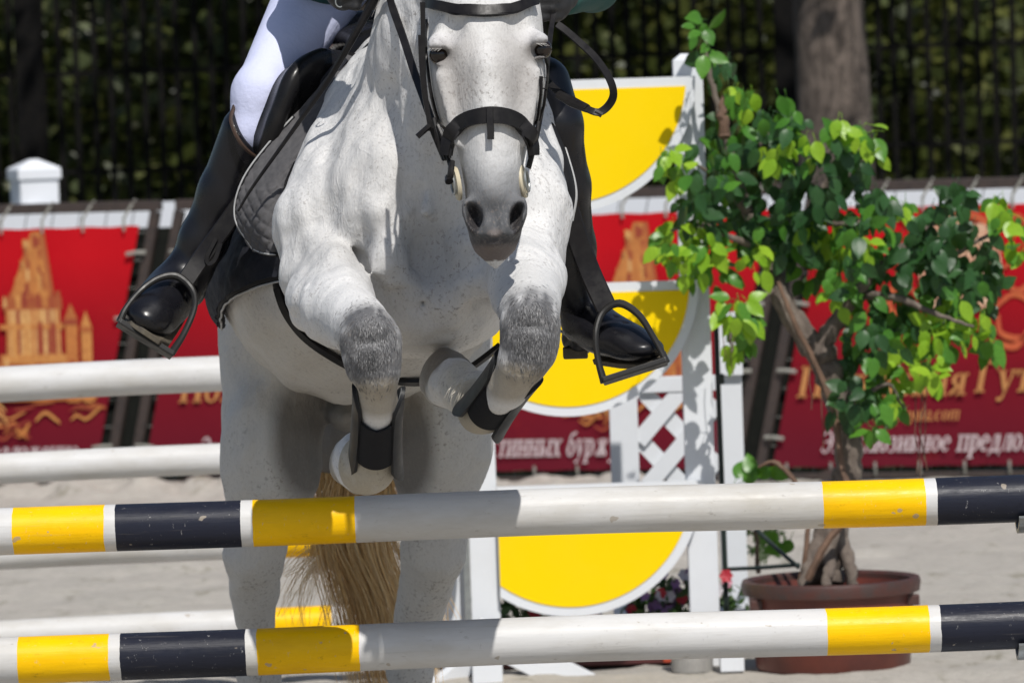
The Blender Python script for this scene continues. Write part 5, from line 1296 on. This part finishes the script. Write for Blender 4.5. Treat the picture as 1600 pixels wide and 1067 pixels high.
fr.put(lambda X, Y, Z: -((X-p3[0].x)*pn.x+(Y-p3[0].y)*pn.y+(Z-p3[0].z)*pn.z), np.array(W(330, 260, 11.4))-[0, .2, 0], np.array(W(470, 110, 11.4))+[0, .2, 0], .004, True)
fl = boot([(848, 132, 11.345, 44), (866, 195, 11.32, 43), (880, 290, 11.37, 41), (893, 385, 11.42, 36), (905, 460, 11.455, 32), (912, 492, 11.465, 33)],
    [((928, 512, 11.43), 42, .075, 30, .05, None), ((965, 529, 11.37), 46, .075, 29, .05, None), ((1002, 545, 11.32), 36, .055, 20, .04, None), ((905, 528, 11.53), 28, .045, 28, .02, None)], 'l')
for dy_ in (0, 13, 26):
    fr.cap(A(262, 432+dy_*.7, 11.40-dy_*.0018), A(305, 448+dy_*.9, 11.41-dy_*.0018), .0025, .0025, .010, True)
    fl.cap(A(915+dy_*1.3, 520+dy_*.1, 11.395-dy_*.002), A(945+dy_*1.3, 490+dy_*.6, 11.395-dy_*.002), .0025, .0025, .010, True)
def boot_part(f, nm): return relax_to(f, 'boot', M_boot, rider, 1)
bR = boot_part(fr, 'r'); bL = boot_part(fl, 'l')
# boot creases at the ankle come from the material; rims, welts, soles and heels are pieces of their own
mb = ptube([(366, 166, 11.37), (361, 190, 11.33), (375, 222, 11.32), (398, 244, 11.34), (420, 250, 11.38), (428, 225, 11.43), (412, 190, 11.45), (385, 164, 11.43), (366, 166, 11.37)], 3.2, 6); mb.build('rim', M_brownrim, bR, smooth=True)
def sole_of(pts, par, thick=.012):
    P = [W(*p) for p in pts]; mb = MB(); n = len(P); U = (P[1]-P[0]).normalized(); V = (P[n//2]-P[0]); nn = U.cross(V).normalized()
    if nn.z > 0: nn = -nn
    mb.add(P+[p+nn*thick for p in P], [tuple(range(n)), tuple(range(2*n-1, n-1, -1))]+[(i, (i+1)%n, (i+1)%n+n, i+n) for i in range(n)])
    return mb.build('sole', M_sole, par, bevel=.002)
sole_of([(197, 494, 11.30), (206, 500, 11.265), (228, 515, 11.25), (252, 531, 11.26), (266, 537, 11.30), (285, 508, 11.44), (300, 480, 11.54), (272, 464, 11.54), (240, 475, 11.44)], bR)
sole_of([(925, 562, 11.42), (965, 568, 11.34), (1005, 570, 11.28), (1034, 560, 11.275), (1040, 548, 11.31), (1000, 540, 11.40), (950, 545, 11.46)], bL)
mb = MB(); mb.box(W(899, 551, 11.53), (.052, .06, .024)); mb.build('heel', M_sole, bL, bevel=.004)
mb = ptube([(868, 512, 11.52), (884, 522, 11.49), (904, 534, 11.46)], [1.5, 3, 3.6]); mb.build('spur', M_steel, bL, smooth=True)
# ================================================================ saddle, pad, stirrups
M_leather = pmat('black_saddle_leather', (.008, .008, .009), (.013, .012, .012), 18, .30, .1, .004, Specular__IOR__Level=.22)
M_strap = pmat('black_strap_leather', (.011, .010, .011), (.018, .017, .017), 40, .40, .1, .002, Specular__IOR__Level=.16)
M_pad = pmat('charcoal_quilted_cloth', (.10, .097, .10), (.075, .073, .077), 60, .9, .25, .002, Specular__IOR__Level=.2)
M_padside = pmat('shaded_quilted_cloth', (.022, .023, .031), (.016, .017, .023), 60, .8, .2, .002, Specular__IOR__Level=.25)  # same pad cloth, with the shade on the side panels put into its colour
M_pipe = pmat('pale_grey_piping', (.45, .45, .45), (.35, .35, .35), 40, .5, 0)
M_bind = pmat('dark_binding', (.010, .010, .012), (.016, .016, .018), 40, .75, .2, Specular__IOR__Level=.2)
M_iron = pmat('dark_stirrup_iron', (.022, .021, .020), (.013, .013, .013), 30, .45, .1, .002, Specular__IOR__Level=.3)
sad = thing('saddle', 'black leather jumping saddle with stirrups on the grey horse', 'saddle', Vector((W(600, 60, 11.6).x, 11.7, 1.75)))
f = flat_field((W(440, 0, 11.7).x, 11.3, W(600, 130, 11.6).z), (W(790, 0, 11.7).x, 12.25, W(600, -20, 11.8).z), .009)
f.ell(A(612, 62, 11.75), (.14, .3, .045), .04); f.cap(A(560, 92, 11.5), A(618, 60, 11.46), .035, .036, .03); f.cap(A(618, 60, 11.46), A(690, 80, 11.5), .036, .035, .03); f.cap(A(560, 45, 12.1), A(660, 42, 12.1), .04, .04, .04)
relax_to(f, 'seat', M_leather, sad)
FR = [[(498,82,11.46),(528,82,11.43),(560,86,11.44),(590,74,11.46)], [(442,116,11.35),(466,110,11.32),(512,110,11.36),(562,112,11.42)], [(414,172,11.33),(436,168,11.30),(470,170,11.33),(520,172,11.39)], [(393,235,11.37),(412,234,11.33),(440,236,11.35),(476,226,11.40)], [(368,340,11.55),(386,328,11.50),(408,312,11.46),(434,292,11.45)]]
def roll_r(u, v): return .018*math.exp(-((v-.33-.1*u)/.13)**2)*(1 if u > .1 else u*10)
sheet(grid_pts(FR, 40, 30), .009, roll_r).build('flap', M_leather, sad, smooth=True, ang=60)
FL = [[(790,62,11.5),(820,62,11.6),(850,75,11.75)], [(815,125,11.42),(858,130,11.43),(884,150,11.6)], [(835,200,11.4),(884,205,11.41),(906,240,11.56)], [(845,280,11.42),(886,285,11.44),(903,300,11.6)], [(850,330,11.46),(880,335,11.5),(890,345,11.64)]]
sheet(grid_pts(FL, 30, 20), .009).build('flap', M_leather, sad, smooth=True, ang=60)
def px_strap(pts, w_px, thick, nrm=(0,-1,.2), steps=6):
    P = spline([W(*p) for p in pts], steps); return strap(P, pm(w_px, pts[0][2]), thick, nrm)
def dev_leather(pts, w_px, iron, tread, par):
    o = px_strap(pts, w_px, .006).build('stirrup_leather', M_strap, par, smooth=True)
    P = ptube(iron, [6.2, 5.0, 4.8, 5.5, 6.5, 5.5, 4.8, 5.0, 6.2], 10).build('stirrup_iron', M_iron, par, smooth=True)
    a, b = W(*tread[0]), W(*tread[1]); mb = MB(); mb.bar(a, b, .012, .042, (0, .25, 1)); t = mb.build('tread', M_iron, P, bevel=.003)
    return o
dev_leather([(392,295,11.36),(350,355,11.36),(318,398,11.36),(288,442,11.34)], 29, [(187,503,11.27),(198,480,11.28),(222,452,11.30),(250,434,11.32),(277,432,11.33),(300,452,11.32),(304,480,11.31),(288,520,11.29),(267,553,11.28)], ((185,504,11.28),(270,556,11.29)), sad)
px_strap([(345,380,11.352),(336,405,11.35),(326,412,11.35),(324,400,11.35),(338,372,11.352)], 7, .003).build('strap_keeper', M_strap, sad)
dev_leather([(880,300,11.33),(900,365,11.34),(922,425,11.34),(948,482,11.32)], 34, [(944,598,11.25),(934,560,11.26),(931,520,11.27),(942,488,11.29),(968,474,11.29),(998,492,11.28),(1020,525,11.27),(1034,550,11.26),(1041,566,11.25)], ((942,596,11.26),(1042,564,11.26)), sad)
# girth right round the barrel
mb = MB(); n_ = 72; rows = []
for dd in (11.345, 11.36, 11.375, 11.39, 11.405):
    c_ = W(585, 400, dd); row = []
    for j in range(n_):
        a = 2*math.pi*j/n_; dv = Vector((math.cos(a), 0, math.sin(a))); loc, nn, i_, d_ = HB.ray_cast(c_+dv*1.2, -dv)
        row.append((loc + dv*(.011 if dd not in (11.345, 11.405) else .003)) if loc else c_+dv*.3)
    rows.append(row)
rows = [[sum((r[(j+k)%n_] for k in (-1, 0, 1)), Vector())/3 for j in range(n_)] for r in rows]
mb.add([p for r in rows for p in r], [(i*n_+j, i*n_+(j+1)%n_, (i+1)*n_+(j+1)%n_, (i+1)*n_+j) for i in range(4) for j in range(n_)])
mb.build('girth', M_strap, sad, smooth=True)
# the part of the girth that shows under the breast, laid on the skin
P2 = spline([Vector((x, y, 0)) for x, y in ((438,448),(450,484),(478,522),(520,552),(570,578),(620,590),(655,592),(690,588),(725,574),(752,556),(780,534))], 6); P = []
for q_ in P2:
    loc, n_ = hit(q_.x, q_.y); P.append((loc, n_) if loc is not None and 11.1 < loc.y < 11.8 else None)
good = [i for i, p in enumerate(P) if p]
if good:
    for i, q_ in enumerate(P2):
        if P[i] is None: j = min(good, key=lambda k: abs(k-i)); P[i] = (W(q_.x, q_.y, P[j][0].y), P[j][1])
    C3 = [p[0]+p[1]*.008 for p in P]; N3 = [p[1] for p in P]
    for _ in range(3): C3 = [C3[0]]+[(C3[i-1]+C3[i]*2+C3[i+1])/4 for i in range(1, len(C3)-1)]+[C3[-1]]; N3 = [N3[0]]+[(N3[i-1]+N3[i]+N3[i+1]).normalized() for i in range(1, len(N3)-1)]+[N3[-1]]
    strap(C3, pm(17, 11.4), .010, N3).build('girth_strap', M_strap, sad, smooth=True)
# quilted pad: two side panels lying on the barrel and the corner flaring out in front
pad = thing('saddle_pad', 'charcoal quilted saddle pad with pale piping under the black saddle', 'saddle pad', Vector((W(600, 100, 11.6).x, 11.6, 1.7)))
def quilt(u, v, nu=9, nv=9):  # shallow diamonds
    a = abs(math.sin(math.pi*(u*nu+v*nv))); b = abs(math.sin(math.pi*(u*nu-v*nv))); return .0034*min(a, b)**.45
def side(sgn):
    G = []; nu, nv = 60, 60
    for i in range(nu+1):
        dd = lerp(11.34, 11.98, i/nu); row = []
        yb = lerp(424, 500, i/nu)
        for j in range(nv+1):
            py = lerp(90, yb, j/nv); p = W(600, py, dd); o_ = Vector((p.x+sgn*2, dd, p.z)); loc, nn, k_, d_ = HB.ray_cast(o_, Vector((-sgn, 0, 0)))
            row.append(np.array(loc+Vector((sgn*.020, 0, 0))) if loc else np.array(Vector((p.x+sgn*.1, dd, p.z))))
        G.append(row)
    G = np.array(G)
    for _ in range(3): G[1:-1, 1:-1] = (G[1:-1,1:-1]*2+G[:-2,1:-1]+G[2:,1:-1]+G[1:-1,:-2]+G[1:-1,2:])/6
    mb = sheet(G, .014, lambda u, v: quilt(u, v, 7, 7)*1.6); mb.build('side_panel', M_padside, pad, smooth=True, ang=60)
    edge = [Vector(p) for p in G[:, -1]]; mb = MB(); mb.tube(edge, .0085, 8); mb.build('binding', M_bind, pad, smooth=True)
    mb = MB(); mb.tube([p+Vector((0, -.004, -.010)) for p in edge], .0022, 6); mb.build('piping', M_pipe, pad, smooth=True)
    for q_ in range(3):
        mb = MB()
side(-1); side(1)
PF = [[(540,88,11.38),(558,92,11.35),(578,86,11.33),(590,72,11.33)], [(486,156,11.32),(508,160,11.30),(530,157,11.27),(546,142,11.27)], [(420,228,11.30),(446,234,11.27),(474,228,11.24),(492,207,11.25)], [(381,285,11.29),(402,290,11.26),(426,290,11.22),(450,276,11.22)], [(371,340,11.29),(390,345,11.25),(414,347,11.20),(440,335,11.20)], [(398,388,11.28),(411,394,11.24),(425,397,11.20),(442,398,11.20)]]
G = grid_pts(PF, 110, 50)
sheet(G, .010, lambda u, v: quilt(u, v, 12, 4)*1.5*(1 if u > .62 else .5)).build('front_corner', M_pad, pad, smooth=True, ang=60)
edge = [Vector(p) for p in G[30:, 0]]+[Vector(p) for p in G[-1, 1:]]; mb = MB(); mb.tube([p+Vector((-.002, -.006, 0)) for p in edge], .0052, 8); mb.build('binding', M_bind, pad, smooth=True)
mb = MB(); mb.tube([p+Vector((-.005, -.010, .0)) for p in edge], .0018, 6); mb.build('piping', M_pipe, pad, smooth=True)
PFr = [[(800,110,11.3),(838,150,11.30),(858,170,11.33)], [(840,195,11.22),(868,215,11.22),(884,245,11.28)], [(860,260,11.2),(884,275,11.2),(897,300,11.26)], [(860,320,11.2),(882,325,11.2),(891,345,11.26)]]
G = grid_pts(PFr, 50, 20); sheet(G, .010).build('front_corner', M_bind, pad, smooth=True, ang=60)
mb = MB(); mb.tube([Vector(p)+Vector((.003, -.006, 0)) for p in G[:, -1]], .004, 8); mb.build('binding', M_pipe, pad, smooth=True)

# ================================================================ bridle
bri = thing('bridle', 'black leather bridle with wide curved noseband on the grey horse head', 'bridle', W(765, 180, 10.55))
def on_head(pts, off, steps=6):
    P2 = spline([Vector((x, y, 0)) for x, y in pts], steps); P = []; Nn = []
    for q_ in P2:
        loc, n_ = hit(q_.x, q_.y, off)
        ok = loc is not None and loc.y < 10.85
        P.append(loc if ok else None); Nn.append(n_ if ok else None)
    good = [i for i, p in enumerate(P) if p is not None] or None
    for i, q_ in enumerate(P2):
        if P[i] is None:
            j = min(good, key=lambda k: abs(k-i)) if good else None
            P[i] = W(q_.x, q_.y, P[j].y+.012 if good else 10.58); Nn[i] = Vector(Nn[j]) if good else Vector((0, -1, 0))
    for _ in range(2):
        P = [P[0]]+[(P[i-1]+P[i]*2+P[i+1])/4 for i in range(1, len(P)-1)]+[P[-1]]
        Nn = [Nn[0]]+[(Nn[i-1]+Nn[i]+Nn[i+1]).normalized() for i in range(1, len(Nn)-1)]+[Nn[-1]]
    return P, Nn
def head_strap(name, pts, w_px, thick, off=.004, mat=None, par=None):
    P, Nn = on_head(pts, off); w = [pm(x, 10.5) for x in w_px] if isinstance(w_px, list) else pm(w_px, 10.5)
    if isinstance(w, list): w = [float(np.interp(i/(len(P)-1), np.linspace(0, 1, len(w)), w)) for i in range(len(P))]
    return strap(P, w, thick, Nn).build(name, mat or M_strap, par or bri, smooth=True)
nb = head_strap('noseband', [(697,243),(700,222),(710,203),(730,189),(752,182),(770,180),(790,183),(812,194),(826,210),(833,228),(834,243)], [20,24,25,25,26,26,26,25,25,24,20], .013, .008)
head_strap('noseband_edge', [(703,247),(707,228),(716,212),(734,200),(752,194.5),(770,193),(788,195),(806,204),(819,218),(826,234),(828,246)], 3.2, .006, .013, par=nb)
P, Nn = on_head([(766,172),(766,190),(767,206),(767,220)], .017, 4); strap(P, pm(11, 10.5), .005, Nn).build('flash_loop', M_strap, nb, smooth=True)
hb = head_strap('browband', [(662,2),(680,8),(700,13),(730,18),(757,20),(785,18),(810,11),(832,2)], [13,16,17,18,18,18,17,15], .014, .008)
head_strap('browband_edge', [(664,9),(682,15),(702,20),(730,25.5),(757,27.5),(785,25),(810,18),(832,9)], 2.6, .005, .013, par=hb)
head_strap('cheekpiece', [(660,4),(661,40),(661,80),(662,120),(666,160),(674,200),(684,226),(694,250)], 8, .006, .007)
head_strap('cheekpiece', [(668,30),(670,75),(673,110),(679,150),(688,185),(698,208)], 6.5, .005, .006)
head_strap('throat_strap', [(656,55),(657,90),(661,140),(668,180),(672,205)], 6, .005, .006)
head_strap('cheekpiece', [(846,70),(850,95),(851,120),(847,150),(843,190),(838,222),(830,248)], 6, .005, .006)
head_strap('cheekpiece', [(842,120),(840,150),(836,185),(832,205)], 5, .005, .006)
def buckle(px_, py_, d, s_=1.0, ang=0):
    c_ = W(px_, py_, d); mb = MB(); P = []
    for a, b in ((-1,-1),(1,-1),(1,1),(-1,1),(-1,-1)):
        x, y = a*.008*s_, b*.011*s_; P.append(c_+Vector((x*math.cos(ang)-y*math.sin(ang), -.002, x*math.sin(ang)+y*math.cos(ang))))
    mb.tube(P, .0017, 6); return mb.build('buckle', M_iron, bri, smooth=True)
for p in ((661, 58), (662, 90), (672, 165), (681, 205), (849, 130), (843, 200)):
    loc, n_ = hit(*p, .012)
    if loc is not None and loc.y < 10.85: buckle(p[0], p[1], loc.y, .95, rnd.uniform(-.2, .2))
    elif loc is None: buckle(p[0], p[1], 10.57)
# bit: rubber guards at the corners of the mouth, ring and the lower strap
M_rubber = pmat('cream_rubber', (.55, .49, .36), (.48, .42, .30), 30, .55, .05)
for px_, py_, s_ in ((714, 287, -1), (817, 283, 1)):
    c_ = W(px_, py_, 10.545); mb = MB(); vs = []; ax_ = Vector((.985*s_, -.17, 0)).normalized(); U = ax_.cross(Vector((0,0,1))).normalized(); V = Vector((-.12, 0, 1)).normalized(); n_ = 24
    for off, r_ in ((-.003, .5), (-.004, .95), (0, 1.0), (.004, .95), (.003, .5)):
        for j in range(n_):
            a = 2*math.pi*j/n_; vs.append(c_+ax_*off+U*(.030*r_*math.cos(a))+V*(.0335*r_*math.sin(a)))
    mb.add(vs, [(i*n_+j, i*n_+(j+1)%n_, (i+1)*n_+(j+1)%n_, (i+1)*n_+j) for i in range(4) for j in range(n_)]+[tuple(range(n_)), tuple(range(4*n_, 5*n_))])
    mb.build('bit_guard', M_rubber, bri, smooth=True)
    mb = MB(); c2 = c_+ax_*.008; mb.tube([c2+U*(.020*math.cos(a))+V*(.020*math.sin(a)) for a in np.linspace(0, 2*math.pi, 25)], .0026, 8); mb.build('bit_ring', M_steel, bri, smooth=True)
mb = ptube([(706,252,10.53),(704,272,10.52),(702,284,10.53)], 5); mb.build('curb_strap', M_strap, bri, smooth=True)
mb = ptube([(700,276,10.53),(702,284,10.52)], [5, 7]); mb.build('strap_end', M_strap, bri, smooth=True)
for pts, r_ in (([(684,196,10.55),(692,215,10.54),(697,236,10.54),(703,258,10.53)], 3.5), ([(678,185,10.56),(684,210,10.55),(690,232,10.55),(697,250,10.54)], 3.2), ([(672,196,10.57),(661,206,10.57),(652,214,10.57)], 4.5)):
    ptube(pts, r_, 6).build('strap_end', M_strap, bri, smooth=True)
ptube([(842,190,10.56),(838,215,10.55),(832,240,10.54),(826,262,10.54)], 3.2, 6).build('strap_end', M_strap, bri, smooth=True)
# reins: one to each hand, a slack loop hanging at the far side
px_strap([(697,248,10.56),(680,205,10.62),(664,160,10.70),(646,110,10.80),(630,60,10.88),(614,15,10.94),(600,-25,10.99),(560,-28,11.0)], 13.5, .004, (-.35,-1,.15)).build('rein', M_strap, bri, smooth=True)
px_strap([(826,262,10.55),(838,215,10.62),(848,160,10.72),(855,100,10.84),(862,40,10.95),(868,8,10.98)], 9, .004, (.3,-1,.15)).build('rein', M_strap, bri, smooth=True)
px_strap([(870,38,10.98),(884,48,10.98),(905,66,10.98),(928,88,10.98),(946,112,10.98),(957,135,10.98),(958,152,10.99),(950,166,11.0),(938,175,11.0),(926,174,11.0),(905,164,11.02),(885,152,11.05),(866,138,11.08),(848,118,11.12)], [4,9,10,12,13,14,12,12,14,18,19,18,15,12] and 13, .004, (.25,-1,.45)).build('rein', M_strap, bri, smooth=True)
mb = ptube([(930,174,11.0),(936,177,11.0),(941,180,11.0)], 5, 8, 3); mb.build('rein_buckle', M_iron, bri, smooth=True)
ptube([(872,148,11.05),(895,160,11.03),(918,170,11.01)], [7,9,7], 8).build('rein_keeper', M_strap, bri, smooth=True)
wh = tag(ptube([(600,-30,10.96),(578,12,10.98),(548,66,11.0),(510,130,11.06),(450,215,11.12),(395,292,11.16),(372,330,11.18)], [8,7,6,5,3.5,2.6,1.8], 8).build('riding_whip', M_strap, None, smooth=True), 'thin black riding whip slanting across the saddle flap and grey pad', 'whip')

# ================================================================ tendon boots on the forelegs
M_shell = pmat('black_boot_shell', (.009, .0095, .011), (.015, .016, .018), 20, .5, .1, Specular__IOR__Level=.3)
M_lining = pmat('grey_boot_lining', (.10, .105, .11), (.08, .082, .086), 40, .8, .2)
def tendon_boot(label, a, b, side_dir, r0, r1):
    a = W(*a); b = W(*b); ax_ = (b-a).normalized(); L = (b-a).length
    front = Vector((0, -1, 0)); front = (front-ax_*front.dot(ax_)).normalized(); sd_ = ax_.cross(front).normalized()
    t = thing('tendon_boot', label, 'horse boot', (a+b)/2, 'horse boots on the forelegs')
    def pt(u, s_, off):
        r_ = lerp(r0, r1, s_)+off; return a+ax_*(L*s_)+front*(r_*math.cos(u)*1.06)+sd_*(r_*math.sin(u))
    def wrap(u0, u1, top, bot, off, thick, nu, nv):
        G = np.array([[np.array(pt(lerp(u0, u1, i/nu), lerp(top(lerp(u0, u1, i/nu)), bot(lerp(u0, u1, i/nu)), j/nv), off(lerp(u0, u1, i/nu), j/nv))) for j in range(nv+1)] for i in range(nu+1)])
        return sheet(G, thick)
    wrap(-2.9, 2.9, lambda u: .37-.05*abs(math.sin(u)), lambda u: .82+.02*math.cos(u*2), lambda u, s_: .0025, .006, 48, 10).build('band', M_bind, t, smooth=True, ang=60)
    for s_ in (-1, 1):
        lo_, hi_ = (.75, 2.75) if s_ > 0 else (-2.75, -.75)
        mid = s_*1.5
        top = lambda u: .02+.30*((u-mid)/1.0)**2
        bot = lambda u: 1.13-.36*((u-mid)/1.0)**2
        wrap(lo_, hi_, top, bot, lambda u, q_: .006+.004*(abs(q_-.5)*2)**2.2, .007, 30, 20).build('strike_shell', M_shell, t, smooth=True, ang=60)
        wrap(lo_+.06*s_*0+.06, hi_-.06, lambda u: top(u)+.015, lambda u: bot(u)-.015, lambda u, q_: .0028+.0035*(abs(q_-.5)*2)**2.2, .004, 24, 14).build('lining', M_lining, t, smooth=True, ang=60)
    return t
tendon_boot('black tendon boot on the folded foreleg at the left, hanging straight down', (592,602,10.53), (586,724,10.68), 1, pm(31, 10.55), pm(35, 10.65))
tendon_boot('black tendon boot on the folded foreleg at the right, tilted towards the chest', (812,572,10.53), (755,650,10.69), 1, pm(33, 10.55), pm(35, 10.65))
